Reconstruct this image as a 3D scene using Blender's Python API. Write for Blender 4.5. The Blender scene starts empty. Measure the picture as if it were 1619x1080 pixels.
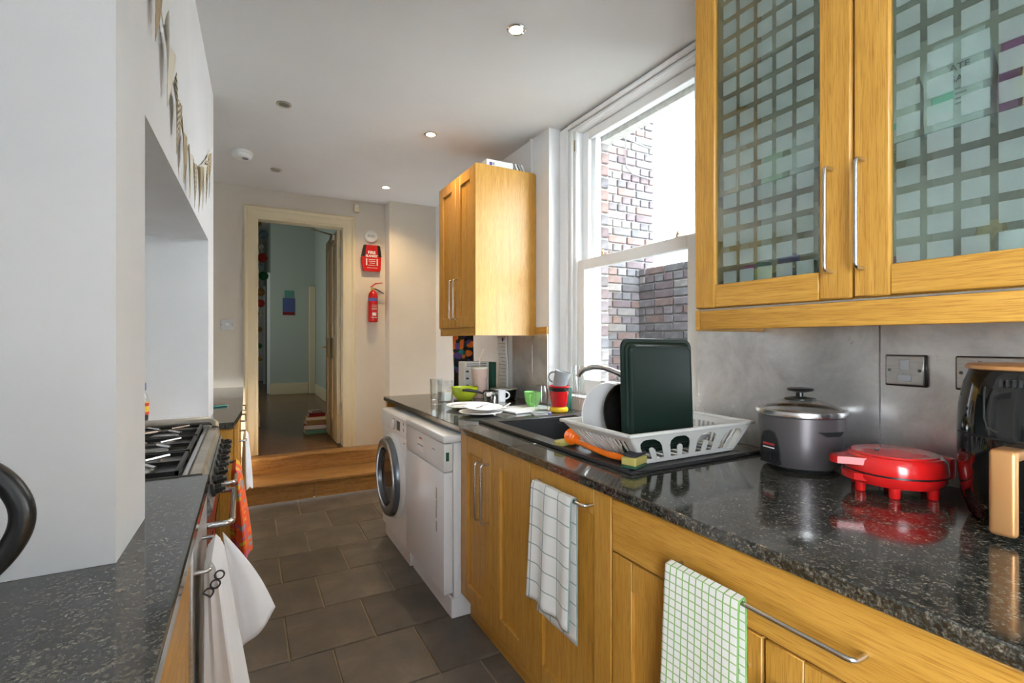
import bpy, bmesh, math, random
from mathutils import Matrix, Vector
random.seed(7)
scn = bpy.context.scene
COL = scn.collection
PI = math.pi
# ------------------------------------------------------------------ camera, world, light, exposure
cam_d = bpy.data.cameras.new('camera')
cam_d.lens = 17.233; cam_d.sensor_width = 36.0; cam_d.sensor_fit = 'HORIZONTAL'
cam_d.clip_start = 0.02
cam = bpy.data.objects.new('camera', cam_d); COL.objects.link(cam)
cam.location = (0, 0, 1.30)
cam.rotation_euler = (PI/2, 0, -math.radians(28.54))
scn.camera = cam
world = bpy.data.worlds.new('overcast_sky'); scn.world = world
world.use_nodes = True
bg = world.node_tree.nodes['Background']
bg.inputs[0].default_value = (0.89, 0.95, 1.0, 1); bg.inputs[1].default_value = 12
vs = scn.view_settings
vs.view_transform = 'Standard'; vs.look = 'None'; vs.exposure = 1.0; vs.gamma = 1.0; vs.use_curve_mapping = False
def area(name, loc, rot, sx, sy, power, col=(1, 1, 1), portal=False):
    l = bpy.data.lights.new(name, 'AREA'); l.shape = 'RECTANGLE'; l.size = sx; l.size_y = sy; l.energy = power; l.color = col
    if portal: l.cycles.is_portal = True
    o = bpy.data.objects.new(name, l); COL.objects.link(o); o.location = loc; o.rotation_euler = rot
    return o
# added lamp that fills the hall; no window stands behind it
area('hall_fill_lamp', (-1.2, 8.6, 2.0), (0, -PI/2, 0), 1.6, 1.4, 8, (.95, 1, .95))

# ------------------------------------------------------------------ materials
MATS = {}
def nodes_of(name):
    m = bpy.data.materials.new(name); m.use_nodes = True
    nt = m.node_tree; b = nt.nodes['Principled BSDF']
    MATS[name] = m
    return m, nt, b
def lk(nt, a, b): nt.links.new(a, b)
def coords(nt, scale=(1, 1, 1), kind='Object', rot=(0, 0, 0)):
    tc = nt.nodes.new('ShaderNodeTexCoord'); mp = nt.nodes.new('ShaderNodeMapping')
    mp.inputs['Scale'].default_value = scale; mp.inputs['Rotation'].default_value = rot
    lk(nt, tc.outputs[kind], mp.inputs['Vector']); return mp.outputs['Vector']
def noise(nt, vec, scale, detail=4, rough=.55, dist=0):
    n = nt.nodes.new('ShaderNodeTexNoise'); n.inputs['Scale'].default_value = scale; n.inputs['Detail'].default_value = detail
    n.inputs['Roughness'].default_value = rough; n.inputs['Distortion'].default_value = dist
    lk(nt, vec, n.inputs['Vector']); return n.outputs['Fac']
def ramp(nt, fac, stops, interp='LINEAR'):
    r = nt.nodes.new('ShaderNodeValToRGB'); r.color_ramp.interpolation = interp
    e = r.color_ramp.elements
    while len(e) < len(stops): e.new(.5)
    for i, (p, c) in enumerate(stops):
        e[i].position = p; e[i].color = (*c, 1) if len(c) == 3 else c
    lk(nt, fac, r.inputs[0]); return r.outputs[0]
def bump(nt, b, fac, strength, dist=.002):
    n = nt.nodes.new('ShaderNodeBump'); n.inputs['Strength'].default_value = strength; n.inputs['Distance'].default_value = dist
    lk(nt, fac, n.inputs['Height']); lk(nt, n.outputs[0], b.inputs['Normal'])
def mth(nt, op, a, b=None):
    n = nt.nodes.new('ShaderNodeMath'); n.operation = op
    for i, q in enumerate((a, b)):
        if q is None: continue
        if isinstance(q, (int, float)): n.inputs[i].default_value = q
        else: lk(nt, q, n.inputs[i])
    return n.outputs[0]
def mixc(nt, fac, a, b):
    n = nt.nodes.new('ShaderNodeMix'); n.data_type = 'RGBA'
    for s, q in ((n.inputs[0], fac), (n.inputs[6], a), (n.inputs[7], b)):
        if isinstance(q, tuple): s.default_value = (*q, 1)
        elif isinstance(q, (int, float)): s.default_value = q
        else: lk(nt, q, s)
    return n.outputs[2]
def M(name, col, rough=.5, metal=0, col2=None, ns=20, stretch=(1, 1, 1), spec=None, emit=None, es=0, bmp=0, bs=60, coat=0, lo=.35, hi=.65, trans=0, sub=0):
    m, nt, b = nodes_of(name)
    b.inputs['Base Color'].default_value = (*col, 1); b.inputs['Roughness'].default_value = rough; b.inputs['Metallic'].default_value = metal
    if spec is not None: b.inputs['Specular IOR Level'].default_value = spec
    if coat: b.inputs['Coat Weight'].default_value = coat; b.inputs['Coat Roughness'].default_value = .05
    if trans: b.inputs['Transmission Weight'].default_value = trans
    if emit: b.inputs['Emission Color'].default_value = (*emit, 1); b.inputs['Emission Strength'].default_value = es
    v = None
    if col2:
        v = coords(nt, stretch); f = noise(nt, v, ns)
        lk(nt, ramp(nt, f, [(lo, col), (hi, col2)]), b.inputs['Base Color'])
    if bmp:
        v = coords(nt, stretch); bump(nt, b, noise(nt, v, bs, 5), bmp)
    return m
def oak(name, stretch, light, dark):
    m, nt, b = nodes_of(name)
    v = coords(nt, stretch)
    f1 = noise(nt, v, 7, 6, .6, .6); f2 = noise(nt, v, 46, 3, .6); 
    vw = coords(nt, tuple(q*.45 for q in stretch))
    w = nt.nodes.new('ShaderNodeTexWave'); w.wave_type = 'BANDS'; w.bands_direction = 'DIAGONAL'; w.inputs['Scale'].default_value = 2.2
    w.inputs['Distortion'].default_value = 7; w.inputs['Detail'].default_value = 3; w.inputs['Detail Scale'].default_value = .7; lk(nt, vw, w.inputs['Vector'])
    mid = tuple((p+q)/2 for p, q in zip(light, dark))
    c1 = ramp(nt, f1, [(.3, dark), (.5, mid), (.68, light)])
    c2 = mixc(nt, mth(nt, 'MULTIPLY', w.outputs['Fac'], .35), c1, light)
    fine = ramp(nt, f2, [(.36, tuple(q*.72 for q in mid)), (.52, (1, 1, 1))])
    mx = nt.nodes.new('ShaderNodeMix'); mx.data_type = 'RGBA'; mx.blend_type = 'MULTIPLY'; mx.inputs[0].default_value = .45
    lk(nt, c2, mx.inputs[6]); lk(nt, fine, mx.inputs[7])
    lk(nt, mx.outputs[2], b.inputs['Base Color'])
    b.inputs['Roughness'].default_value = .36
    bump(nt, b, f2, .12, .001)
    return m
LO, DO = (.62, .335, .062), (.48, .235, .032)
oak('oak_v', (9, 9, .28), LO, DO); oak('oak_h', (9, .28, 9), LO, DO)
oak('stair_x', (.8, 8, 8), (.58, .34, .12), (.30, .14, .04))
oak('floorboard', (.7, 8, 8), (.27, .135, .05), (.12, .055, .02)); MATS['floorboard'].node_tree.nodes['Principled BSDF'].inputs['Roughness'].default_value = .27
M('wall_paint', (.80, .80, .80), .6, col2=(.75, .755, .76), ns=3, bmp=.08, bs=180)
M('wall_cream', (.75, .70, .61), .55, col2=(.71, .66, .57), ns=3, bmp=.05, bs=120)
M('ceiling_paint', (.72, .715, .70), .7, col2=(.69, .685, .67), ns=2)
M('hall_paint', (.46, .52, .46), .5); M('near_paint', (.22, .23, .25), .6)
M('gloss_cream', (.76, .67, .46), .28)
M('gloss_white', (.84, .85, .85), .3)
M('door_cream', (.76, .66, .44), .2)
# granite
m, nt, b = nodes_of('granite')
v = coords(nt)
n1 = noise(nt, v, 185, 4, .68); n2 = noise(nt, v, 45, 4, .6)
vo = nt.nodes.new('ShaderNodeTexVoronoi'); vo.inputs['Scale'].default_value = 230; lk(nt, v, vo.inputs['Vector'])
c1 = ramp(nt, n1, [(.38, (.008, .010, .010)), (.47, (.032, .036, .034)), (.56, (.085, .085, .075)), (.68, (.24, .225, .19))])
c2 = ramp(nt, n2, [(.4, (.45, .5, .5)), (.6, (1.25, 1.15, 1.05))])
mx = nt.nodes.new('ShaderNodeMix'); mx.data_type = 'RGBA'; mx.blend_type = 'MULTIPLY'; mx.inputs[0].default_value = 1
lk(nt, c1, mx.inputs[6]); lk(nt, c2, mx.inputs[7]); lk(nt, mx.outputs[2], b.inputs['Base Color'])
b.inputs['Roughness'].default_value = .10; b.inputs['Specular IOR Level'].default_value = 1.0
# slate
m, nt, b = nodes_of('slate')
v = coords(nt); oi = nt.nodes.new('ShaderNodeObjectInfo')
n1 = noise(nt, v, 4, 6, .65, .5)
c = ramp(nt, n1, [(.3, (.095, .087, .078)), (.55, (.15, .133, .110)), (.75, (.22, .19, .155))])
hv = nt.nodes.new('ShaderNodeHueSaturation'); lk(nt, c, hv.inputs['Color']); lk(nt, mth(nt, 'ADD', mth(nt, 'MULTIPLY', oi.outputs['Random'], .4), .8), hv.inputs['Value'])
lk(nt, hv.outputs[0], b.inputs['Base Color']); b.inputs['Roughness'].default_value = .42
bump(nt, b, noise(nt, v, 9, 8, .7, .8), .5, .004)
M('grout', (.36, .29, .19), .9)
# stained splashback steel
m, nt, b = nodes_of('splash_steel')
v = coords(nt); n1 = noise(nt, v, 5, 6, .7, .4); n2 = noise(nt, v, 90, 2)
lk(nt, ramp(nt, n1, [(.3, (.52, .52, .52)), (.6, (.78, .78, .78))]), b.inputs['Base Color'])
lk(nt, ramp(nt, n1, [(.3, (.42,)*3), (.7, (.26,)*3)]), b.inputs['Roughness'])
b.inputs['Metallic'].default_value = .92; bump(nt, b, n2, .05)
M('steel', (.62, .62, .62), .27, 1); M('brushed_steel', (.55, .55, .54), .36, 1, col2=(.66, .65, .63), ns=30, stretch=(1, 1, 8))
M('dull_steel', (.62, .58, .50), .38, .85, col2=(.45, .42, .36), ns=9); M('chrome', (.75, .75, .76), .1, 1)
M('white_enamel', (.84, .865, .89), .28); M('white_plastic', (.78, .79, .78), .35); M('off_white_plastic', (.62, .62, .59), .4)
M('grey_line', (.25, .26, .27), .4); M('dark_rubber', (.02, .021, .021), .5); M('black_plastic', (.013, .014, .014), .3)
M('black_gloss', (.008, .009, .009), .06, spec=.6); M('black_iron', (.015, .016, .016), .45)
M('machine_grey', (.16, .18, .20), .22, .6); M('porthole', (.05, .05, .06), .05, .2)
M('composite_sink', (.016, .017, .018), .38, col2=(.03, .031, .033), ns=300); 
M('cooker_black', (.02, .022, .022), .18); M('cooker_panel', (.12, .125, .125), .35, .5, col2=(.3, .3, .3), ns=60)
M('red_enamel', (.25, .015, .02), .2)
M('red_plastic', (.62, .012, .012), .18, coat=.4); M('red_paint', (.55, .012, .012), .25)
M('copper_gold', (.70, .36, .14), .3, .55); M('rice_grey', (.115, .105, .11), .34, .5)
M('orange_plastic', (.95, .19, .008), .35); M('sponge_yellow', (.42, .36, .10), .9, bmp=.6, bs=300); M('scour_green', (.02, .10, .05), .9); M('scour_dark', (.03, .03, .035), .9, bmp=.8, bs=200)
M('china', (.82, .82, .82), .12); M('china_grey', (.30, .31, .32), .2); M('lime', (.50, .60, .03), .2); M('cup_green', (.20, .50, .12), .15); M('teal_glaze', (.18, .62, .45), .2)
M('mug_red', (.60, .012, .015), .14); M('mug_black', (.012, .012, .012), .3); M('mug_yellow', (.80, .50, .015), .2)
M('paper', (.80, .80, .77), .8); M('ink_blue', (.10, .10, .35), .7); M('ink', (.05, .05, .06), .7); M('ink_red', (.45, .03, .03), .6)
M('pink_plastic', (.70, .50, .43), .35); M('wax', (.78, .77, .70), .5); M('straw', (.8, .72, .6), .4)
M('dark_green', (.01, .09, .06), .6); M('tray_coat', (.004, .014, .010), .42, col2=(.006, .019, .014), ns=300, spec=.3, bmp=.1, bs=400); M('pan_coat', (.02, .02, .018), .22, .5)
M('teal_plastic', (.05, .30, .27), .4); M('phone_pink', (.4, .3, .3), .3)
M('bottle_cap', (.16, .15, .32), .4); M('label_yellow', (.85, .55, .03), .4); M('label_red', (.6, .05, .02), .4); M('soy', (.012, .006, .004), .08)
M('white_cloth', (.80, .80, .82), .9, bmp=.25, bs=350)
M('flag_kraft', (.44, .34, .21), .85); M('flag_cream', (.72, .66, .54), .85)
M('lead_white', (.8, .8, .8), .5)
M('brass', (.65, .45, .14), .3, 1); M('bronze', (.40, .26, .13), .4, .8)
M('lamp_off', (.30, .32, .27), .2, .3); M('lamp_on', (1, .9, .7), .3, emit=(1, .74, .40), es=14)
M('lcd', (.09, .10, .07), .25); M('sign_blue', (.08, .11, .30), .5); M('sign_green', (.12, .32, .26), .5)
M('mortar', (.17, .167, .16), .9); M('render_white', (.62, .62, .61), .8); M('concrete', (.40, .40, .37), .9, col2=(.55, .54, .50), ns=40); M('paving', (.3, .3, .28), .9)
M('cable', (.1, .1, .1), .6)
for i, c in enumerate([(.066, .048, .053), (.10, .064, .057), (.072, .070, .075), (.12, .11, .105), (.053, .049, .053), (.082, .070, .077)]):
    c = tuple(q*.75 for q in c)      # weathered brick, toned down so daylight does not wash it out
    M('brick_%d' % i, c, .9, col2=tuple(min(1, q*1.5+.02) for q in c), ns=16, bmp=.4, bs=40)
# woven and printed cloths (drawn in UV)
def grid_cloth(name, base, cu, nu, wu, cv, nv, wv, jit=0):
    m, nt, b = nodes_of(name)
    tc = nt.nodes.new('ShaderNodeTexCoord'); sp = nt.nodes.new('ShaderNodeSeparateXYZ'); lk(nt, tc.outputs['UV'], sp.inputs[0])
    fu = mth(nt, 'LESS_THAN', mth(nt, 'FRACT', mth(nt, 'MULTIPLY', sp.outputs[0], nu)), wu)
    fv = mth(nt, 'LESS_THAN', mth(nt, 'FRACT', mth(nt, 'MULTIPLY', sp.outputs[1], nv)), wv)
    c = mixc(nt, fu, base, cu); c = mixc(nt, mth(nt, 'MULTIPLY', fv, .85), c, cv)
    lk(nt, c, b.inputs['Base Color']); b.inputs['Roughness'].default_value = .95
    v = coords(nt); bump(nt, b, noise(nt, v, 420, 2), .35)
    return m
grid_cloth('towel_check_grey', (.80, .81, .79), (.26, .36, .34), 3.2, .055, (.26, .36, .34), 14, .07)
grid_cloth('towel_check_green', (.84, .85, .80), (.22, .46, .14), 11, .16, (.30, .48, .14), 50, .17)
def blob_cloth(name, base, cols, scale, th=.5):
    m, nt, b = nodes_of(name)
    tc = nt.nodes.new('ShaderNodeTexCoord'); mp = nt.nodes.new('ShaderNodeMapping'); mp.inputs['Scale'].default_value = (1, 3, 1); lk(nt, tc.outputs['UV'], mp.inputs[0])
    vo = nt.nodes.new('ShaderNodeTexVoronoi'); vo.inputs['Scale'].default_value = scale; lk(nt, mp.outputs[0], vo.inputs['Vector'])
    sp = nt.nodes.new('ShaderNodeSeparateColor'); lk(nt, vo.outputs['Color'], sp.inputs[0])
    st = [(0, cols[0])] + [((i)/len(cols), c) for i, c in enumerate(cols) if i]
    c = ramp(nt, sp.outputs[0], st, 'CONSTANT')
    lk(nt, mixc(nt, mth(nt, 'LESS_THAN', vo.outputs['Distance'], th), base, c), b.inputs['Base Color']); b.inputs['Roughness'].default_value = .9
blob_cloth('cloth_orange', (.80, .10, .02), [(.80, .10, .02), (.70, .38, .03), (.80, .10, .02), (.30, .30, .28), (.60, .12, .18), (.85, .16, .02)], 7, .6)
blob_cloth('cloth_dark', (.012, .016, .018), [(.7, .16, .02), (.02, .16, .15), (.012, .016, .018), (.7, .16, .02), (.10, .06, .22), (.02, .10, .10)], 3.4, .62)
m, nt, b = nodes_of('flag_chevron')
tc = nt.nodes.new('ShaderNodeTexCoord'); sp = nt.nodes.new('ShaderNodeSeparateXYZ'); lk(nt, tc.outputs['UV'], sp.inputs[0])
zig = mth(nt, 'PINGPONG', mth(nt, 'MULTIPLY', sp.outputs[0], 1.0), .17)
st = mth(nt, 'LESS_THAN', mth(nt, 'FRACT', mth(nt, 'MULTIPLY', mth(nt, 'ADD', sp.outputs[1], zig), 9)), .45)
lk(nt, mixc(nt, st, (.66, .58, .42), (.16, .11, .07)), b.inputs['Base Color']); b.inputs['Roughness'].default_value = .85
# glass
def thin_glass(name, tint, gloss_boost=1.0, rough=.0):
    m = bpy.data.materials.new(name); m.use_nodes = True; nt = m.node_tree; MATS[name] = m
    nt.nodes.remove(nt.nodes['Principled BSDF']); out = nt.nodes['Material Output']
    tr = nt.nodes.new('ShaderNodeBsdfTransparent'); tr.inputs[0].default_value = (*tint, 1)
    gl = nt.nodes.new('ShaderNodeBsdfGlossy'); gl.inputs['Roughness'].default_value = rough
    fr = nt.nodes.new('ShaderNodeLayerWeight'); fr.inputs[0].default_value = .5
    sch = mth(nt, 'ADD', mth(nt, 'MULTIPLY', mth(nt, 'POWER', fr.outputs['Facing'], 5), .96), .04)      # Schlick reflectance, same from both sides
    mx = nt.nodes.new('ShaderNodeMixShader'); lk(nt, mth(nt, 'MINIMUM', mth(nt, 'MULTIPLY', sch, gloss_boost), .95), mx.inputs[0])
    lk(nt, tr.outputs[0], mx.inputs[1]); lk(nt, gl.outputs[0], mx.inputs[2]); lk(nt, mx.outputs[0], out.inputs[0])
    return m, nt, tr, mx, out
thin_glass('window_glass', (.97, .98, .98), 1.0)
thin_glass('clear_glass', (.965, .98, .98), 1.8, .03)
thin_glass('jar_glass', (.80, .86, .86), 1.5, .03)
def frosted(name, y0, z0, ymax):
    m, nt, tr, mx, out = thin_glass(name, (.78, .88, .84), 4.2, .015)
    tc = nt.nodes.new('ShaderNodeNewGeometry'); sp = nt.nodes.new('ShaderNodeSeparateXYZ'); lk(nt, tc.outputs['Position'], sp.inputs[0])
    fy = mth(nt, 'LESS_THAN', mth(nt, 'FRACT', mth(nt, 'DIVIDE', mth(nt, 'SUBTRACT', sp.outputs[1], y0), .0588)), .765)
    fz = mth(nt, 'LESS_THAN', mth(nt, 'FRACT', mth(nt, 'DIVIDE', mth(nt, 'SUBTRACT', sp.outputs[2], z0), .0600)), .70)
    sq = mth(nt, 'MULTIPLY', mth(nt, 'MULTIPLY', fy, fz), mth(nt, 'LESS_THAN', sp.outputs[1], ymax))
    df = nt.nodes.new('ShaderNodeBsdfDiffuse'); df.inputs[0].default_value = (.48, .60, .58, 1)
    tl = nt.nodes.new('ShaderNodeBsdfTranslucent'); tl.inputs[0].default_value = (.66, .78, .76, 1)
    m1 = nt.nodes.new('ShaderNodeMixShader'); m1.inputs[0].default_value = .45; lk(nt, df.outputs[0], m1.inputs[1]); lk(nt, tl.outputs[0], m1.inputs[2])
    t2 = nt.nodes.new('ShaderNodeBsdfTransparent'); t2.inputs[0].default_value = (.80, .88, .86, 1)
    m2 = nt.nodes.new('ShaderNodeMixShader'); m2.inputs[0].default_value = .40; lk(nt, t2.outputs[0], m2.inputs[1]); lk(nt, m1.outputs[0], m2.inputs[2])
    m3 = nt.nodes.new('ShaderNodeMixShader'); lk(nt, sq, m3.inputs[0]); lk(nt, tr.outputs[0], m3.inputs[1]); lk(nt, m2.outputs[0], m3.inputs[2])
    lk(nt, m3.outputs[0], mx.inputs[1])
frosted('frosted_check_far', .765-.0588*9, 1.478, 1.05); frosted('frosted_check_near', .530-.0588*9, 1.478, .58)

# ------------------------------------------------------------------ mesh helpers
WO = {}          # world origin of every object
class B:
    def __init__(s): s.v = []; s.f = []; s.uv = {}
    def box(s, x0, x1, y0, y1, z0, z1, bev=0, seg=1):
        if x0 > x1: x0, x1 = x1, x0
        if y0 > y1: y0, y1 = y1, y0
        if z0 > z1: z0, z1 = z1, z0
        n = len(s.v)
        if bev <= 0:
            s.v += [(x, y, z) for z in (z0, z1) for y in (y0, y1) for x in (x0, x1)]
            s.f += [tuple(n+i for i in q) for q in ((0, 2, 3, 1), (4, 5, 7, 6), (0, 1, 5, 4), (2, 6, 7, 3), (0, 4, 6, 2), (1, 3, 7, 5))]
        else:
            bm = bmesh.new(); bmesh.ops.create_cube(bm, size=1)
            for w in bm.verts: w.co = Vector(((x0+x1)/2+w.co.x*(x1-x0), (y0+y1)/2+w.co.y*(y1-y0), (z0+z1)/2+w.co.z*(z1-z0)))
            bmesh.ops.bevel(bm, geom=bm.edges[:], offset=min(bev, .49*min(x1-x0, y1-y0, z1-z0)), segments=seg, affect='EDGES', profile=.5)
            s.frombm(bm)
        return s
    def frombm(s, bm):
        n = len(s.v); bm.verts.index_update()
        s.v += [tuple(w.co) for w in bm.verts]; s.f += [tuple(n+w.index for w in f.verts) for f in bm.faces]; bm.free()
    def lathe(s, cx, cy, prof, seg=28, axis='z', close=False):
        n = len(s.v); k = len(prof)
        for i in range(seg):
            a = 2*PI*i/seg
            for r, h in prof:
                p = (r*math.cos(a), r*math.sin(a), h)
                if axis == 'z': q = (cx+p[0], cy+p[1], p[2])
                elif axis == 'x': q = (p[2], cx+p[0], cy+p[1])
                else: q = (cx+p[0], p[2], cy+p[1])
                s.v.append(q)
        rng = range(k) if close else range(k-1)
        for i in range(seg):
            j = (i+1) % seg
            for q in rng:
                q2 = (q+1) % k
                a, b, c, d = n+i*k+q, n+j*k+q, n+j*k+q2, n+i*k+q2
                s.f.append((a, b, c, d))
        if not close:
            if prof[0][0] > 1e-5: s.f.append(tuple(n+i*k for i in range(seg))[::-1])
            if prof[-1][0] > 1e-5: s.f.append(tuple(n+i*k+k-1 for i in range(seg)))
        return s
    def tube(s, pts, r, seg=10, closed=False, flat=1.0):
        pts = [Vector(p) for p in pts]; n = len(s.v); m = len(pts)
        up = None
        for i, p in enumerate(pts):
            if closed: t = (pts[(i+1) % m]-pts[i-1]).normalized()
            else: t = (pts[min(i+1, m-1)]-pts[max(i-1, 0)]).normalized()
            if up is None:
                up = Vector((0, 0, 1)) if abs(t.z) < .9 else Vector((1, 0, 0))
            side = t.cross(up).normalized(); up = side.cross(t).normalized()
            rr = r[i] if isinstance(r, (list, tuple)) else r
            for j in range(seg):
                a = 2*PI*j/seg
                s.v.append(tuple(p+side*math.cos(a)*rr+up*math.sin(a)*rr*flat))
        for i in range(m if closed else m-1):
            i2 = (i+1) % m
            for j in range(seg):
                j2 = (j+1) % seg
                s.f.append((n+i*seg+j, n+i*seg+j2, n+i2*seg+j2, n+i2*seg+j))
        if not closed:
            s.f.append(tuple(n+j for j in range(seg))[::-1]); s.f.append(tuple(n+(m-1)*seg+j for j in range(seg)))
        return s
    def prism(s, poly, axis, a, b):
        n = len(s.v); k = len(poly)
        for h in (a, b):
            for p, q in poly: s.v.append({'x': (h, p, q), 'y': (p, h, q), 'z': (p, q, h)}[axis])
        s.f.append(tuple(range(n, n+k))[::-1]); s.f.append(tuple(range(n+k, n+2*k)))
        for i in range(k):
            j = (i+1) % k; s.f.append((n+i, n+j, n+k+j, n+k+i))
        return s
    def sheet(s, nu, nv, fn):
        n = len(s.v)
        for i in range(nu+1):
            for j in range(nv+1):
                u, w = i/nu, j/nv
                s.uv[len(s.v)] = (u, w); s.v.append(tuple(fn(u, w)))
        for i in range(nu):
            for j in range(nv):
                a = n+i*(nv+1)+j; s.f.append((a, a+nv+1, a+nv+2, a+1))
        return s
    def xf(s, mat, start=0):
        for i in range(start, len(s.v)): s.v[i] = tuple(mat @ Vector(s.v[i]))
        return s
    def mesh(s, name, mat, org, smooth=True, ang=38):
        me = bpy.data.meshes.new(name)
        ox, oy, oz = org
        me.from_pydata([(x-ox, y-oy, z-oz) for x, y, z in s.v], [], s.f)
        bm = bmesh.new(); bm.from_mesh(me); bmesh.ops.recalc_face_normals(bm, faces=bm.faces[:]); bm.to_mesh(me); bm.free()
        if s.uv:
            ul = me.uv_layers.new(name='UVMap')
            for lp in me.loops: ul.data[lp.index].uv = s.uv.get(lp.vertex_index, (0, 0))
        me.materials.append(MATS[mat])
        if smooth:
            me.polygons.foreach_set('use_smooth', [True]*len(me.polygons)); me.set_sharp_from_angle(angle=math.radians(ang))
        me.update(); return me
def link(name, data, loc=(0, 0, 0), parent=None, org=None):
    o = bpy.data.objects.new(name, data); COL.objects.link(o); o.location = loc
    if parent is not None: o.parent = parent
    WO[o.name] = org if org is not None else tuple(loc)
    return o
def tag(o, label=None, cat=None, group=None, kind=None):
    if label: o['label'] = label
    if cat: o['category'] = cat
    if group: o['group'] = group
    if kind: o['kind'] = kind
    return o
def thing(name, label, cat, loc=(0, 0, 0), group=None, kind=None):
    return tag(link(name, None, loc), label, cat, group, kind)
def part(name, b, mat, parent, label=None, kind=None, smooth=True, solid=0):
    org = WO[parent.name]
    o = link(name, b.mesh(name, mat, org, smooth), (0, 0, 0), parent, org)
    if solid:
        md = o.modifiers.new('thickness', 'SOLIDIFY'); md.thickness = solid; md.offset = 0
    return tag(o, label, kind=kind)
def single(name, b, mat, label, cat, group=None, kind=None, smooth=True, solid=0):
    xs, ys, zs = zip(*b.v)
    org = ((min(xs)+max(xs))/2, (min(ys)+max(ys))/2, min(zs))
    o = link(name, b.mesh(name, mat, org, smooth), org)
    if solid:
        md = o.modifiers.new('thickness', 'SOLIDIFY'); md.thickness = solid; md.offset = 0
    return tag(o, label, cat, group, kind)
def struct(name, b, mat, label=None, smooth=False):
    o = link(name, b.mesh(name, mat, (0, 0, 0), smooth)); o['kind'] = 'structure'
    if label: o['label'] = label
    return o
def copy_tree(o, loc=None, parent=None):
    c = o.copy(); COL.objects.link(c)
    if parent is not None: c.parent = parent
    if loc is not None: c.location = loc; WO[c.name] = tuple(loc)
    for ch in o.children: copy_tree(ch, None, c)
    return c
def text(body, size, mat, parent, mtx, name='lettering', spacing=1.0, bold=0):
    cu = bpy.data.curves.new('lettering', 'FONT'); cu.body = body; cu.size = size; cu.align_x = 'CENTER'; cu.align_y = 'CENTER'; cu.space_line = .9; cu.space_character = spacing
    cu.extrude = .0003; cu.offset = bold; cu.resolution_u = 3
    t = bpy.data.objects.new('lettering_curve', cu); COL.objects.link(t)
    bpy.context.view_layer.update()
    me = bpy.data.meshes.new_from_object(t.evaluated_get(bpy.context.evaluated_depsgraph_get()))
    bpy.data.objects.remove(t); bpy.data.curves.remove(cu)
    ox, oy, oz = WO[parent.name]
    me.transform(Matrix.Translation((-ox, -oy, -oz)) @ mtx)
    me.materials.clear(); me.materials.append(MATS[mat])
    return link(name, me, (0, 0, 0), parent, WO[parent.name])
def face_x(x, y, z, rot=0):      # lettering on a surface facing -X (reads towards -Y)
    return Matrix.Translation((x, y, z)) @ Matrix.Rotation(-PI/2, 4, 'Z') @ Matrix.Rotation(PI/2, 4, 'X') @ Matrix.Rotation(rot, 4, 'Z')
def face_y(x, y, z, rot=0):      # lettering on a surface facing -Y
    return Matrix.Translation((x, y, z)) @ Matrix.Rotation(PI/2, 4, 'X') @ Matrix.Rotation(rot, 4, 'Z')
# ================================================================== SETTING
def XL(y): return -.2+.0225*(y-1.09)          # front plane of the chimney breast
fl = struct('floor', B().box(-.76, 1.68, -2.3, 4.42, -.06, -.006), 'grout', 'dark slate tile floor with pale grout')
def tile_mesh(w, h):
    bm = bmesh.new(); bmesh.ops.create_cube(bm, size=1)
    for q in bm.verts: q.co = Vector((q.co.x*w, q.co.y*h, q.co.z*.012))
    top = [e for e in bm.edges if all(q.co.z > 0 for q in e.verts)]
    bmesh.ops.bevel(bm, geom=top, offset=.003, segments=1, affect='EDGES')
    b = B(); b.frombm(bm); return b
TM = {}
for k in range(-11, 8):
    y0 = 1.8255+.361*k; y1 = min(y0+.361, 4.36)
    y0c = max(y0, -2.28)
    j = .325+.0075*k+(.176 if k % 2 else 0)
    for i in range(-4, 6):
        a, c = j+.349*i, j+.349*(i+1)
        a, c = max(a, -.74), min(c, 1.66)
        if c-a < .03 or y1-y0c < .03: continue
        key = (round(c-a-.006, 3), round(y1-y0c-.006, 3))
        if key not in TM: TM[key] = tile_mesh(*key).mesh('tile', 'slate', (0, 0, 0), False)
        o = link('tile', TM[key], ((a+c)/2, (y0c+y1)/2, -.006+random.uniform(0, .0012)), fl)
struct('ceiling', B().box(-.85, 1.86, -2.4, 4.94, 2.64, 2.74), 'ceiling_paint', 'white painted kitchen ceiling')
struct('wall_left', B().box(-.85, -.75, .98, 4.94, -.02, 2.64).box(-.85, -.75, -.75, .98, -.02, 2.64).box(-.85, -.75, -2.4, -2.28, -.02, 2.64).box(-.85, -.75, -2.28, -.75, 2.5, 2.64).box(-.75, -.54, -.75, -.60, -.02, 2.64), 'wall_paint')     # unseen gap added to let daylight in; unseen nib added to shade the pillar
# chimney breast: near pillar, lintel over the cooker alcove, far pier
b = B()
b.prism([(-.75, 1.09), (XL(1.09), 1.09), (XL(1.335), 1.335), (-.75, 1.335)], 'z', .9105, 2.64)
b.prism([(-.75, 1.335), (XL(1.335), 1.335), (XL(2.84), 2.84), (-.75, 2.84)], 'z', 1.80, 2.64)
b.prism([(-.75, 2.84), (XL(2.84), 2.84), (XL(3.13), 3.13), (-.75, 3.13)], 'z', .9105, 2.64)
struct('wall_chimney_breast', b, 'wall_paint', 'white chimney breast with a cooker alcove')
# back wall with doorway, pier right of it
DX0, DX1, DZ = .075, .832, 2.40
b = B().box(-.75, DX0, 4.82, 4.94, 0, 2.64).box(DX1, 1.67, 4.82, 4.94, 0, 2.64).box(DX0, DX1, 4.82, 4.94, DZ, 2.64).box(DX0, DX1, 4.82, 4.94, 0, .28)
b.box(-.3, 1.3, 4.82, 4.94, 2.745, 3.8)
struct('wall_back', b, 'wall_cream')
struct('wall_back_pier', B().box(1.205, 1.67, 4.66, 4.82, 0, 2.64), 'wall_cream')
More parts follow.
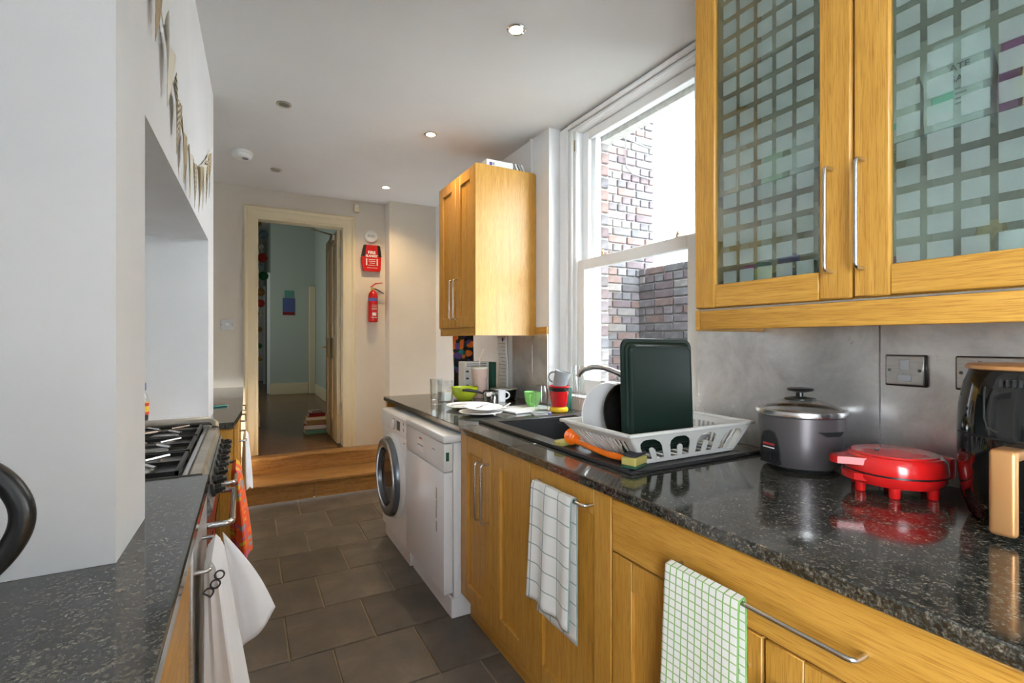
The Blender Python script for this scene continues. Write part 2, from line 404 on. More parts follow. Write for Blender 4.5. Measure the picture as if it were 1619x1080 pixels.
# right wall (inner leaf and outer leaf round the window)
b = B()
b.box(1.67, 1.86, -2.4, 1.43, 0, 2.64).box(1.67, 1.86, 2.585, 4.94, 0, 2.64).box(1.67, 1.86, 1.43, 2.585, 0, .97)
struct('wall_right', b, 'wall_paint')
wo = struct('wall_right_outer', B().box(1.885, 1.955, -2.4, 1.49, -.1, 4).box(1.885, 1.955, 2.36, 4.94, -.1, 4).box(1.885, 1.955, 1.49, 2.36, -.1, .95).box(1.885, 1.955, 1.49, 2.36, 2.62, 4), 'mortar')
# unseen near wall behind the camera, made dark to cut bounced light
struct('wall_near', B().box(-.75, 1.67, -2.4, -2.3, 0, 2.64), 'near_paint')
# ---- stairs up to the hall
st = thing('stairs', 'two worn varnished timber steps up to the doorway', 'stairs', (.25, 4.36, 0), kind='structure')
part('riser', B().box(-.03, .50, 4.362, 4.385, .006, .135), 'stair_x', st); part('riser', B().box(.504, 1.15, 4.362, 4.385, .006, .135), 'stair_x', st)
part('tread', B().box(-.06, 1.2, 4.335, 4.705, .137, .160, .006, 2), 'stair_x', st)
part('light_block', B().box(-.05, 1.19, 4.387, 4.698, .006, .136).box(-.05, 1.19, 4.724, 4.80, .006, .283), 'dark_rubber', st)  # dark backing added behind the risers to stop light leaking through the gaps
part('riser', B().box(-.06, 1.2, 4.70, 4.722, .161, .283), 'stair_x', st)
part('tread', B().box(-.06, 1.2, 4.672, 4.80, .284, .307, .006, 2), 'stair_x', st, 'worn landing nosing board')
# ---- hall floor boards, walls
fh = struct('floor_hall', B().box(-1.5, 1.18, 4.81, 14, .20, .283), 'floorboard', 'dark varnished floorboards in the hall')
PM = None
bd = [B().box(0, 1.1, 0, .106, 0, .02, .002).mesh('floorboard', 'floorboard', (0, 0, 0), False), B().box(0, 1.27, 0, .106, 0, .02, .002).mesh('floorboard', 'floorboard', (0, 0, 0), False)]
for k in range(34):
    y = 4.945+.109*k
    link('floorboard', bd[0 if k < 14 else 1], (.06 if k < 14 else -.1, y, .2845), fh)
link('floorboard', B().box(DX0+.02, DX1-.02, 4.80, 4.943, .2845, .3045, .002).mesh('floorboard', 'floorboard', (0, 0, 0), False), (0, 0, 0), fh)
struct('floor_hall_far', B().box(-1.5, 1.18, 8.66, 14, .2845, .3045), 'floorboard')
struct('wall_hall_right', B().box(1.18, 1.3, 4.94, 10.2, .2, 3.7), 'hall_paint')
struct('wall_hall_far', B().box(.415, 1.18, 10.15, 14, .2, 3.7), 'hall_paint')
struct('wall_hall_left', B().box(-.02, .135, 6.42, 6.54, .2, 3.7).box(-.1, -.02, 4.94, 6.54, .2, 3.7), 'wall_cream')
struct('wall_hall_end', B().box(-1.5, .415, 13.7, 13.8, .2, 3.7), 'hall_paint')
struct('wall_hall_side', B().box(-1.6, -1.5, 6.54, 13.8, .2, 1.2).box(-1.6, -1.5, 6.54, 13.8, 1.2, 3.7).box(-1.6, -.1, 6.44, 6.54, .2, 3.7), 'hall_paint')
struct('ceiling_hall', B().box(-1.6, 1.3, 4.94, 13.8, 3.7, 3.8), 'ceiling_paint')
struct('baseboard_hall_far', B().box(.395, 1.06, 10.12, 10.148, .305, .50, .006).box(.39, 1.06, 10.125, 10.145, .50, .52), 'gloss_cream')
struct('baseboard_hall_right', B().box(1.155, 1.178, 4.95, 9.95, .305, .50, .006), 'gloss_cream')
struct('baseboard_hall_left', B().box(-.02, .15, 6.395, 6.418, .305, .48, .006), 'gloss_cream')
struct('trim_1', B().box(1.065, 1.178, 10.0, 10.148, .305, 2.35, .008), 'gloss_cream', 'cream door casing at the end of the hall')
struct('trim_2', B().box(.36, .42, 10.3, 10.42, .305, 2.6, .01).box(.37, .413, 12.9, 13.0, .305, 2.6), 'gloss_white', 'pale casing on the hall corner')
d3 = link('door_3', B().box(-.35, .40, 13.62, 13.68, .31, 2.5, .01).mesh('door_3', 'gloss_white', (0, 0, 0)), (0, 0, 0)); tag(d3, 'pale panelled door at the far end of the hall', kind='structure')
for z0, z1 in ((.5, 1.1), (1.3, 2.3)):
    part('door_panel', B().box(-.2, -.02, 13.60, 13.622, z0, z1, .01), 'gloss_white', d3); part('door_panel', B().box(.07, .25, 13.60, 13.622, z0, z1, .01), 'gloss_white', d3)
# ---- door frame and the open door
fr = thing('trim_3', 'cream gloss architrave and lining of the kitchen doorway', None, (.45, 4.82, .305), kind='structure')
def arch(b, x0, x1):
    s = 1 if x1 > x0 else -1
    b.prism([(x0, 4.819), (x0, 4.796), (x0+s*.012, 4.790), (x0+s*.026, 4.794), (x0+s*.034, 4.803), (x0+s*.07, 4.806), (x1, 4.810), (x1, 4.819)], 'z', .308, 2.484)
    return b
part('architrave', arch(B(), -.014, .075), 'gloss_cream', fr); part('architrave', arch(B(), .918, .832), 'gloss_cream', fr)
part('architrave', B().prism([(4.819, 2.4), (4.810, 2.4), (4.806, 2.41), (4.803, 2.45), (4.794, 2.458), (4.790, 2.472), (4.796, 2.484), (4.819, 2.484)], 'x', -.012, .916), 'gloss_cream', fr)
part('lining', B().box(.07, .098, 4.812, 4.945, .308, 2.4), 'gloss_cream', fr); part('lining', B().box(.808, .835, 4.812, 4.945, .308, 2.4), 'gloss_cream', fr); part('lining', B().box(.098, .808, 4.812, 4.945, 2.372, 2.4), 'gloss_cream', fr)
dr = thing('door_1', 'cream gloss panelled door standing open into the hall', None, (.80, 4.95, .31), kind='structure')
DY0, DY1 = 4.955, 5.70
def doorframe_x(b, x0, x1, y0, y1, z0, z1, st, rails):
    b.box(x0, x1, y0, y0+st, z0, z1, .003).box(x0, x1, y1-st, y1, z0, z1, .003).box(x0, x1, (y0+y1)/2-st*.5, (y0+y1)/2+st*.5, z0, z1, .003)
    for r0, r1 in rails: b.box(x0, x1, y0+st-.002, y1-st+.002, r0, r1, .003)
    return b
RL = [(.316, .52), (1.13, 1.34), (2.27, 2.375)]
part('door_leaf', doorframe_x(B(), .775, .81, DY0, DY1, .316, 2.375, .105, RL).box(.788, .797, DY0+.05, DY1-.05, .35, 2.35), 'door_cream', dr)
for ya, yb in ((DY0+.105, (DY0+DY1)/2-.0525), ((DY0+DY1)/2+.0525, DY1-.105)):
    for za, zb in ((.52, 1.13), (1.34, 2.27)):
        part('door_panel', B().box(.781, .80, ya+.03, yb-.03, za+.03, zb-.03, .012), 'door_cream', dr)
part('door_handle', B().box(.769, .775, 5.60, 5.64, 1.10, 1.30, .004).tube([(.77, 5.62, 1.24), (.735, 5.62, 1.24), (.728, 5.61, 1.24), (.726, 5.53, 1.24)], .008), 'brass', dr, 'brass lever handle')
for z in (.60, 1.42, 2.10): part('hinge', B().box(.798, .8085, 4.905, 4.954, z, z+.11, .002).tube([(.803, 4.95, z), (.803, 4.95, z+.11)], .006), 'dull_steel', dr)
part('door_closer', B().box(.74, .774, 5.05, 5.20, 2.29, 2.35, .006).tube([(.755, 5.12, 2.355), (.60, 5.02, 2.362), (.52, 4.96, 2.366)], .008), 'dull_steel', dr)
# ================================================================== WINDOW
w = thing('window_1', 'white painted sash window over the sink', None, (1.8, 2.0, .97), kind='structure')
part('window_frame', B().box(1.765, 1.84, 2.43, 2.583, .98, 2.638, .006).box(1.765, 1.84, 1.432, 1.52, .98, 2.638, .006).box(1.765, 1.84, 1.52, 2.43, 2.575, 2.638, .006), 'gloss_white', w)
part('moulding', B().box(1.745, 1.766, 2.50, 2.583, .99, 2.63, .007).box(1.75, 1.766, 2.455, 2.478, .99, 2.60, .006).box(1.745, 1.766, 1.44, 2.50, 2.60, 2.632, .007).box(1.75, 1.766, 1.5, 2.47, 2.575, 2.594, .004), 'gloss_white', w)
part('window_frame', B().box(1.84, 1.882, 2.335, 2.43, .98, 2.6, .004).box(1.84, 1.882, 1.49, 1.56, .98, 2.6, .004).box(1.84, 1.882, 1.56, 2.335, 2.53, 2.6, .004), 'gloss_white', w)
def sash(x0, x1, z0, z1, bot, top, sw):
    return B().box(x0, x1, 2.43-sw, 2.428, z0, z1, .004).box(x0, x1, 1.522, 1.522+sw, z0, z1, .004).box(x0, x1, 1.522+sw, 2.43-sw, z0, z0+bot, .004).box(x0, x1, 1.522+sw, 2.43-sw, z1-top, z1, .004)
lo = part('lower_sash', sash(1.775, 1.808, .985, 1.79, .09, .062, .066), 'gloss_white', w)
part('pane', B().box(1.789, 1.793, 1.588, 2.364, 1.07, 1.73), 'window_glass', lo)
up = part('upper_sash', sash(1.812, 1.839, 1.735, 2.573, .05, .055, .058), 'gloss_white', w)
part('pane', B().box(1.824, 1.828, 1.58, 2.372, 1.785, 2.518), 'window_glass', up)
for y in (2.21, 1.66): part('sash_lift', B().tube([(1.79, y, 1.79), (1.79, y, 1.806), (1.785, y-.012, 1.818), (1.775, y-.02, 1.812), (1.77, y-.024, 1.80)], .0055, 8).box(1.78, 1.80, y-.05, y+.008, 1.788, 1.793), 'bronze', w)
part('sash_horn', B().prism([(2.365, 1.735), (2.428, 1.735), (2.428, 1.69), (2.40, 1.685), (2.385, 1.70)], 'x', 1.812, 1.838), 'gloss_white', w)
part('sash_pulley', B().box(1.764, 1.770, 2.438, 2.452, 2.46, 2.53, .002), 'bronze', w)
part('sash_cord', B().tube([(1.768, 2.44, 2.48), (1.772, 2.435, 2.36), (1.776, 2.432, 2.1)], .003, 6), 'straw', w)
part('window_sill', B().box(1.672, 1.88, 1.434, 2.582, .971, .985, .004), 'gloss_white', w)
part('lintel', B().box(1.886, 1.955, 1.495, 2.355, 2.50, 2.618), 'concrete', w)
# ---- outside: bricks of the window jamb, neighbouring walls, rendered house
BMESH = {}
def brick(parent, x, y, z, lx, ly, lz):
    k = random.randrange(6); key = (k, lx, ly, lz)
    if key not in BMESH: BMESH[key] = B().box(-lx/2, lx/2, -ly/2, ly/2, -lz/2, lz/2, .006).mesh('brick', 'brick_%d' % k, (0, 0, 0), False)
    o = link('brick', BMESH[key], (x, y, z), parent); return o
for i in range(21): brick(wo, 1.92+random.uniform(-.003, .003), 2.357, .99+.075*i, .062, .022, .062)
wb = struct('wall_outside_house', B().box(2.3, 3.50, 3.55, 3.85, -.1, 4.0), 'mortar', 'weathered brick wall of the neighbouring outhouse')
for i in range(49):
    z = .3+.075*i; x = 2.42+(.055 if i % 2 else 0)+random.choice((0, .06)); hd = i % 3 == 1
    while x < 3.44:
        l = .102 if (hd or random.random() < .22) else .215
        if x+l > 3.50: l = 3.50-x
        l = round(l, 3)
        if l > .05: brick(wb, x+l/2, 3.548+random.uniform(-.004, .003), z, l, .03, .064)
        x += l+.011
wc = struct('wall_outside_garden', B().box(3.32, 3.50, 1.2, 3.549, -.1, 1.985), 'mortar', 'grey brick garden boundary wall')
for i in range(20):
    z = .53+.075*i; y = 2.55+(.11 if i % 2 else 0); hd = i % 4 == 2
    while y < 3.50:
        l = .102 if (hd or random.random() < .2) else .215
        if y+l > 3.53: l = 3.53-y
        l = round(l, 3)
        if l > .05: brick(wc, 3.317+random.uniform(-.004, .004), y+l/2, z, .03, l, .064)
        y += l+.012
wd = struct('wall_outside_render', B().box(6, 6.4, 2.2, 9.5, -.1, 6.2), 'render_white', 'white rendered gable of the next house')
part('ledge', B().box(5.93, 6.0, 3, 9.5, 4.60, 4.68), 'render_white', wd); part('gutter', B().box(5.86, 6.0, 3, 9.5, 2.50, 2.60), 'lead_white', wd)
part('blind_window', B().box(5.97, 6.0, 5.24, 5.62, 4.42, 4.47).box(5.97, 6.0, 5.60, 5.64, 4.05, 4.47).box(5.95, 6.0, 5.18, 5.68, 3.98, 4.05), 'concrete', wd)
struct('ground_outside', B().box(1.956, 7, -6, 12, -.3, -.11), 'paving')
struct('ground_garden', B().box(-4, 1.955, -9, -2.41, -.3, -.05).box(-6, -.86, -2.41, 1, -.3, -.05), 'paving')
tag(single('wall_cable', B().tube([(2.86, 3.52, 3.27), (3.0, 3.52, 3.23), (3.1, 3.52, 3.2), (3.45, 3.52, 3.16)], .006, 6), 'cable', 'thin dark cable strung across the outside brick wall', 'cable'))
tag(single('wall_cable', B().tube([(3.12, 3.515, 4.3), (3.12, 3.515, 3.0), (3.13, 3.515, 2.93), (3.2, 3.515, 2.88), (3.45, 3.515, 2.86)], .006, 6), 'cable', 'cable dropping down the outside brick wall and turning right', 'cable'))
# ================================================================== RIGHT SIDE UNITS
def bar_handle(b, p, q, out, r=.005, rad=.012):
    """bow handle from p to q standing off by vector out"""
    p, q, out = Vector(p), Vector(q), Vector(out); d = (q-p).normalized(); o = out.normalized()
    pts = [p, p+out-o*rad]
    for a in (.33, .66, 1): pts.append(p+out-o*rad*(1-math.sin(a*PI/2))+d*rad*(1-math.cos(a*PI/2)))
    for a in (0, .33, .66): pts.append(q+out-o*rad*(1-math.cos(a*PI/2))-d*rad*(1-math.sin(a*PI/2)))
    pts += [q+out-o*rad, q]
    return b.tube(pts, r, 10)
def shaker(parent, xf, y0, y1, z0, z1, sw=.075, s=-1, th=.02, bot=None, name='cabinet_door'):
    """door with its front face at x=xf looking towards s*X; returns the frame part"""
    g = .0024; y0 += g; y1 -= g; xb = xf-s*th
    b = B().box(xf, xb, y0, y0+sw, z0, z1, .002).box(xf, xb, y1-sw, y1, z0, z1, .002)
    b.box(xf, xb, y0+sw, y1-sw, z0, z0+(bot or sw), .002).box(xf, xb, y0+sw, y1-sw, z1-sw, z1, .002)
    d = part(name, b, 'oak_v', parent)
    part('door_panel', B().box(xf-s*.0125, xb+s*.001, y0+sw-.001, y1-sw+.001, z0+(bot or sw)-.001, z1-sw+.001), 'oak_v', d)
    return d
XF = .885
def carcass(c, y0, y1, x1=1.60, top=.875):
    part('carcass', B().box(XF+.021, x1, y0+.001, y1-.001, .13, top), 'oak_v', c)
    part('plinth', B().box(.935, .952, y0+.001, y1-.001, 0.003, .129), 'oak_h', c)
c = thing('base_cabinet', 'oak base cabinet with two doors and long upright bar handles, beside the dishwasher', 'cabinet', (1.24, 1.81, 0), 'oak base cabinets under the right worktop')
carcass(c, 1.494, 2.13, top=.725)
d = shaker(c, XF, 1.811, 2.131, .125, .872); part('handle', bar_handle(B(), (XF, 1.89, .79), (XF, 1.89, .545), (-.035, 0, 0)), 'steel', d)
d = shaker(c, XF, 1.495, 1.808, .125, .872); part('handle', bar_handle(B(), (XF, 1.832, .79), (XF, 1.832, .545), (-.035, 0, 0)), 'steel', d)
c = thing('base_cabinet', 'oak base cabinet with one wide door and a checked grey towel on its handle', 'cabinet', (1.24, 1.27, 0), 'oak base cabinets under the right worktop')
carcass(c, 1.054, 1.494)
d = shaker(c, XF, 1.055, 1.493, .125, .872); part('handle', bar_handle(B(), (XF, 1.425, .828), (XF, 1.135, .828), (-.035, 0, 0)), 'steel', d)
c = thing('base_cabinet', 'wide oak cabinet with a long drawer over two doors and a green checked towel', 'cabinet', (1.24, .62, 0), 'oak base cabinets under the right worktop')
carcass(c, .185, 1.054)
d = part('drawer_front', B().box(XF, XF+.02, .1865, 1.0525, .726, .872, .003), 'oak_h', c); part('handle', bar_handle(B(), (XF, .805, .79), (XF, .425, .79), (-.035, 0, 0)), 'steel', d)
d = shaker(c, XF, .605, 1.053, .125, .722); part('handle', bar_handle(B(), (XF, .64, .65), (XF, .64, .40), (-.035, 0, 0)), 'steel', d)
d = shaker(c, XF, .186, .603, .125, .722); part('handle', bar_handle(B(), (XF, .572, .65), (XF, .572, .40), (-.035, 0, 0)), 'steel', d)
c = thing('base_cabinet', 'oak base cabinet nearest the camera beyond the long drawer', 'cabinet', (1.24, -.2, 0), 'oak base cabinets under the right worktop')
carcass(c, -.58, .185); shaker(c, XF, -.578, .183, .125, .872)
# worktop with sink cut-out
HX0, HX1, HY0, HY1 = 1.06, 1.50, 1.60, 2.085
def worktop(b, x0, x1, y0, y1):
    return b.box(x0, x1, y0, y1, .8805, .91, .0025)
b = B().box(.863, 1.669, -.6, HY0, .8805, .91, .003).box(.863, 1.669, HY1, 3.5, .8805, .91, .003).box(.863, HX0, HY0, HY1, .8805, .91, .003).box(HX1, 1.669, HY0, HY1, .8805, .91, .003)
single('worktop', b, 'granite', 'long polished black granite worktop along the window wall', 'worktop')
single('end_panel', B().box(.875, 1.66, 3.44, 3.465, .003, .879, .002), 'oak_v', 'oak end panel closing the worktop beyond the washing machine', 'panel')
# ---- dishwasher
dw = thing('dishwasher', 'white freestanding dishwasher with a torn sticker strip, next to the oak doors', 'dishwasher', (1.1, 2.43, 0))
part('body', B().box(.853, 1.45, 2.138, 2.742, .10, .825, .004), 'white_enamel', dw); part('base', B().box(.845, 1.40, 2.142, 2.738, .004, .10, .004), 'white_enamel', dw)
part('lid', B().box(.800, 1.45, 2.136, 2.744, .828, .864, .008, 2), 'white_plastic', dw)
dd = part('door', B().box(.8045, .850, 2.138, 2.742, .125, .690, .006, 2), 'white_enamel', dw)
for za, zb, ya in ((.545, .60, 2.232), (.50, .54, 2.229), (.455, .497, 2.234), (.39, .44, 2.230)): part('tape_residue', B().box(.8035, .8044, ya, ya+.012, za, zb), 'dull_steel', dd, 'dirty scrap of torn tape')
cp = part('control_panel', B().box(.8045, .850, 2.138, 2.742, .694, .824, .006, 2), 'white_plastic', dw)
part('grip', B().box(.8030, .8046, 2.43, 2.53, .725, .785, .0007), 'white_enamel', cp); part('grip_slot', B().box(.8024, .8029, 2.435, 2.525, .756, .762), 'grey_line', cp)
part('badge', B().box(.8036, .8044, 2.46, 2.50, .792, .799), 'ink_red', cp)
for i in range(4): part('button', B().box(.8030, .8046, 2.22+.035*i, 2.236+.035*i, .735, .75, .0007), 'white_plastic', cp)
part('indicator', B().box(.8035, .8044, 2.26, 2.30, .775, .779), 'grey_line', cp)
part('latch_slot', B().box(.815, .83, 2.1365, 2.1382, .745, .785), 'scour_green', cp)
# ---- washing machine
wm = thing('washing_machine', 'white front-loading washing machine with a dark round door', 'washing machine', (1.1, 3.04, 0))
part('body', B().box(.815, 1.42, 2.758, 3.335, .09, .855, .012, 3), 'white_enamel', wm); part('base', B().box(.835, 1.38, 2.765, 3.33, .004, .088), 'white_enamel', wm)
fcx, fcz = 3.045, .465
dd = part('door', B().lathe(fcx, fcz, [(.262, .814), (.258, .800), (.245, .788)], 48, 'x'), 'white_plastic', wm)
part('door_ring', B().lathe(fcx, fcz, [(.243, .800), (.243, .776), (.232, .757), (.20, .750), (.178, .757), (.172, .775), (.172, .800)], 48, 'x'), 'machine_grey', dd, 'dark grey door ring')
part('door_glass', B().lathe(fcx, fcz, [(.171, .778), (.15, .776), (.13, .79), (.06, .797), (.0, .799)], 40, 'x'), 'porthole', dd)
cp = part('control_panel', B().box(.809, .8148, 2.765, 3.328, .735, .845, .0025), 'white_plastic', wm)
part('dial', B().lathe(3.02, .79, [(.028, .809), (.027, .800), (.022, .797), (0, .797)], 24, 'x'), 'white_enamel', cp); part('dial_mark', B().lathe(3.02, .79, [(.034, .8089), (.029, .8085), (.029, .8075), (.034, .8075)], 24, 'x'), 'grey_line', cp)
part('display', B().box(.8078, .8092, 2.885, 2.955, .765, .82), 'lcd', cp)
part('detergent_drawer', B().box(.8065, .8092, 3.12, 3.31, .745, .835, .001), 'white_plastic', cp)
for z in (.775, .81): part('button', B().box(.8078, .8092, 2.80, 2.822, z, z+.016, .0005), 'grey_line', cp)
part('badge', B().box(.8138, .8149, 2.80, 2.835, .70, .706), 'grey_line', wm)
# ---- splashback sheets, sockets
single('splashback', B().box(1.6605, 1.669, .762, 1.428, .9115, 1.40), 'splash_steel', 'stained steel splashback sheet behind the rice cooker', 'splashback', 'steel splashback sheets')
single('splashback', B().box(1.6605, 1.669, -.4, .757, .9115, 1.40), 'splash_steel', 'steel splashback sheet carrying the wall sockets', 'splashback', 'steel splashback sheets')
single('splashback', B().box(1.6605, 1.669, 2.59, 2.772, .9115, 1.345), 'splash_steel', 'narrow darker steel sheet between window and wall cabinet', 'splashback', 'steel splashback sheets')
single('splashback', B().box(1.6605, 1.669, 2.776, 3.05, .9115, 1.345, .002), 'splash_steel', 'steel sheet under the plain oak wall cabinet', 'splashback', 'steel splashback sheets')
single('batten', B().box(1.655, 1.669, 2.59, 2.735, 1.347, 1.392), 'oak_h', 'short oak batten on the wall beside the cabinet', 'batten')
def socket(y0, y1, label, kind):
    t = thing('wall_socket', label, 'socket', (1.66, (y0+y1)/2, 1.17), 'steel sockets on the splashback')
    part('back_box', B().box(1.652, 1.6602, y0, y1, 1.172, 1.262, .003), 'black_plastic', t)
    p = part('faceplate', B().box(1.6465, 1.6518, y0+.006, y1-.004, 1.177, 1.259, .002), 'brushed_steel', t)
    ym = (y0+y1)/2
    for y in (y0+.016, y1-.014): part('screw', B().lathe(y, 1.218, [(.0045, 1.6464), (.004, 1.6448), (0, 1.6445)], 12, 'x'), 'machine_grey', p)
    if kind == 'spur':
        part('switch', B().box(1.6425, 1.6466, ym-.011, ym+.011, 1.217, 1.248, .0015), 'china_grey', p)
        part('fuse_holder', B().box(1.6435, 1.6466, ym-.017, ym+.017, 1.187, 1.206, .0015), 'china_grey', p)
    else:
        part('switch', B().box(1.6425, 1.6466, ym+.02, ym+.03, 1.23, 1.25, .0015), 'china_grey', p); part('switch', B().box(1.6425, 1.6466, ym-.03, ym-.02, 1.23, 1.25, .0015), 'china_grey', p)
socket(.64, .742, 'steel fused switch plate on the splashback above the waffle maker', 'spur'); socket(.425, .580, 'steel double wall socket half hidden behind the air fryer', 'double')
# ================================================================== WALL CABINETS
wc_ = thing('wall_cabinet', 'oak wall cabinet with two frosted-check glass doors', 'wall cabinet', (1.5, .66, 1.338), 'oak wall cabinets')
b = B().box(1.345, 1.659, 1.135, 1.153, 1.405, 2.62).box(1.345, 1.659, .165, .185, 1.405, 2.62).box(1.345, 1.659, .186, 1.134, 1.405, 1.423).box(1.345, 1.659, .186, 1.134, 2.60, 2.62)
part('carcass', b, 'oak_v', wc_); part('back_panel', B().box(1.650, 1.659, .186, 1.134, 1.424, 2.599), 'wall_cream', wc_)
for z in (1.758, 2.13): part('shelf', B().box(1.352, 1.648, .187, 1.133, z, z+.012), 'jar_glass', wc_, 'glass shelf')
part('pelmet', B().box(1.317, 1.338, .165, 1.125, 1.338, 1.400, .004, 2), 'oak_h', wc_); part('pelmet', B().box(1.322, 1.659, 1.127, 1.149, 1.335, 1.404, .003), 'oak_h', wc_); part('trim_strip', B().box(1.322, 1.345, .165, 1.13, 1.4005, 1.4045), 'brushed_steel', wc_)
def glassdoor(y0, y1, hy, mat):
    sw = .078
    b = B().box(1.322, 1.3435, y0, y0+sw, 1.409, 2.62, .004).box(1.322, 1.3435, y1-sw, y1, 1.409, 2.62, .004)
    d = part('door_stile', b, 'oak_v', wc_)
    for za, zb in ((1.409, 1.482), (2.55, 2.62)): part('door_rail', B().box(1.3221, 1.3435, y0+sw, y1-sw, za, zb, .003), 'oak_h', d)
    part('glass_pane', B().box(1.331, 1.335, y0+sw-.004, y1-sw+.004, 1.478, 2.554), mat, d, 'glass pane with frosted squares')
    part('handle', bar_handle(B(), (1.322, hy, 1.742), (1.322, hy, 1.478), (-.035, 0, 0)), 'steel', d)
glassdoor(.668, 1.149, .712, 'frosted_check_far'); glassdoor(.168, .662, .640, 'frosted_check_near')
single('cupboard_hook', B().tube([(1.55, 1.10, 1.40), (1.55, 1.10, 1.37)], .004, 6), 'dull_steel', 'small cup hook screwed under the glass cabinet', 'hook')
fc = thing('wall_cabinet', 'plain oak wall cabinet with paired upright handles and a deep side panel', 'wall cabinet', (1.45, 3.07, 1.335), 'oak wall cabinets')
part('side_panel', B().prism([(1.235, 1.338), (1.668, 1.338), (1.668, 2.383), (1.66, 2.391), (1.645, 2.395), (1.235, 2.395)], 'y', 2.737, 2.757), 'oak_v', fc)
part('carcass', B().box(1.258, 1.655, 2.758, 3.39, 1.39, 2.385, .002), 'oak_v', fc); part('pelmet', B().box(1.25, 1.27, 2.758, 3.39, 1.338, 1.388, .002), 'oak_h', fc)
d = shaker(fc, 1.237, 2.759, 3.064, 1.392, 2.392, .07); part('handle', bar_handle(B(), (1.237, 3.03, 1.71), (1.237, 3.03, 1.45), (-.032, 0, 0)), 'steel', d)
d = shaker(fc, 1.237, 3.067, 3.385, 1.392, 2.392, .07); part('handle', bar_handle(B(), (1.237, 3.10, 1.71), (1.237, 3.10, 1.45), (-.032, 0, 0)), 'steel', d)
# boxes on top
t = thing('storage_box', 'white printed cardboard box lying on top of the plain wall cabinet', 'box', (1.42, 2.84, 2.397))
part('carton', B().box(1.33, 1.52, 2.78, 3.0, 2.398, 2.45, .002), 'paper', t); part('print_mark', B().box(1.35, 1.37, 2.7792, 2.7799, 2.413, 2.433), 'ink_blue', t); part('print_mark', B().box(1.375, 1.385, 2.7792, 2.7799, 2.418, 2.433), 'china_grey', t)
for i in range(4):
    b = B().box(0, .012, 0, .2, 0, .05, .001); b.xf(Matrix.Translation((1.535+.024*i, 2.79, 2.408)) @ Matrix.Rotation(-.5, 4, 'Y'))
    single('slim_case', b, 'paper' if i % 2 else 'china_grey', 'slim case leaning on top of the plain wall cabinet, %s' % ['nearest the white box', 'second from the white box', 'third from the white box', 'nearest the wall'][i], 'case', 'slim cases leaning on the wall cabinet')
single('wall_conduit', B().box(1.652, 1.669, 2.775, 2.80, 2.40, 2.638, .003), 'wall_paint', 'white vertical conduit running from the ceiling to the cabinet', 'conduit')
# ================================================================== SINK
sk = thing('sink', 'black composite inset sink with drainer in the granite worktop', 'sink', (1.29, 1.63, .911))
b = B(); X0, X1, Y0, Y1 = .985, 1.60, 1.085, 2.15
for q in ((X0, HX0, Y0, Y1), (HX1, X1, Y0, Y1), (HX0, HX1, HY1, Y1), (HX0, HX1, Y0, HY0)): b.box(*q, .911, .9185, .002)
b.box(X0, X1, Y0, Y0+.02, .9185, .9225, .002).box(X0, X0+.018, Y0, Y1, .9185, .9225, .002)
part('rim', b, 'composite_sink', sk)
t_ = .006
b = B().box(HX0+.001, HX0+t_, HY0+.001, HY1-.001, .74, .9110).box(HX1-t_, HX1-.001, HY0+.001, HY1-.001, .74, .9110).box(HX0+t_, HX1-t_, HY0+.001, HY0+t_, .74, .9110).box(HX0+t_, HX1-t_, HY1-t_, HY1-.001, .74, .9110).box(HX0+.001, HX1-.001, HY0+.001, HY1-.001, .732, .7395)
part('basin', b, 'composite_sink', sk); part('waste', B().lathe(1.28, 1.84, [(.045, .7396), (.045, .742), (.03, .7425), (0, .741)], 24), 'chrome', sk)
for i in range(9): part('drainer_rib', B().box(1.06, 1.5, 1.14+.045*i, 1.15+.045*i, .9186, .9205, .0008), 'composite_sink', sk)
# tap
tp = thing('tap', 'chrome swan-neck mixer tap behind the baking tray', 'tap', (1.555, 1.50, .9187))
part('base', B().lathe(1.555, 1.50, [(.027, .919), (.027, .93), (.02, .94), (.02, .98), (.014, .99)], 24), 'chrome', tp)
pts = [(1.555, 1.50, .985), (1.55, 1.52, 1.02), (1.535, 1.555, 1.06), (1.50, 1.63, 1.115), (1.47, 1.70, 1.157), (1.44, 1.76, 1.18), (1.412, 1.808, 1.183), (1.388, 1.848, 1.17), (1.375, 1.868, 1.15), (1.372, 1.872, 1.135)]
part('spout', B().tube(pts, .0125, 14), 'chrome', tp); part('lever', B().tube([(1.555, 1.50, .965), (1.58, 1.45, .985), (1.60, 1.42, .99)], .006, 8), 'chrome', tp)
# ================================================================== LEFT SIDE
def crom(p, n):
    p = [Vector(q) for q in p]; p = [2*p[0]-p[1]]+p+[2*p[-1]-p[-2]]; out = []
    for i in range(1, len(p)-2):
        for k in range(n):
            t = k/n; a, b, c, d = p[i-1:i+3]
            out.append(.5*((2*b)+(c-a)*t+(2*a-5*b+4*c-d)*t*t+(3*b-a-3*c+d)*t**3))
    return out+[p[-2]]
XC = -.105
single('worktop', B().box(-.748, -.092, -.59, 1.693, .8805, .91, .003), 'granite', 'black granite worktop in front of the near pillar', 'worktop')
single('worktop', B().prism([(-.748, 2.72), (-.05, 2.72), (-.016, 3.2), (-.016, 4.79), (-.748, 4.79)], 'z', .8805, .91), 'granite', 'black granite worktop beyond the cooker, running to the back wall', 'worktop')
c = thing('base_cabinet', 'near oak cabinet on the left with a drawer over a door', 'cabinet', (-.4, .5, 0), 'oak base cabinets on the left')
part('carcass', B().box(-.74, XC-.021, -.59, 1.245, .13, .878), 'oak_v', c); part('plinth', B().box(-.18, -.165, -.59, 1.245, .003, .128), 'oak_h', c)
part('drawer_front', B().box(XC-.02, XC, .60, 1.243, .705, .872, .003), 'oak_h', c); shaker(c, XC, .60, 1.244, .125, .70, s=1)
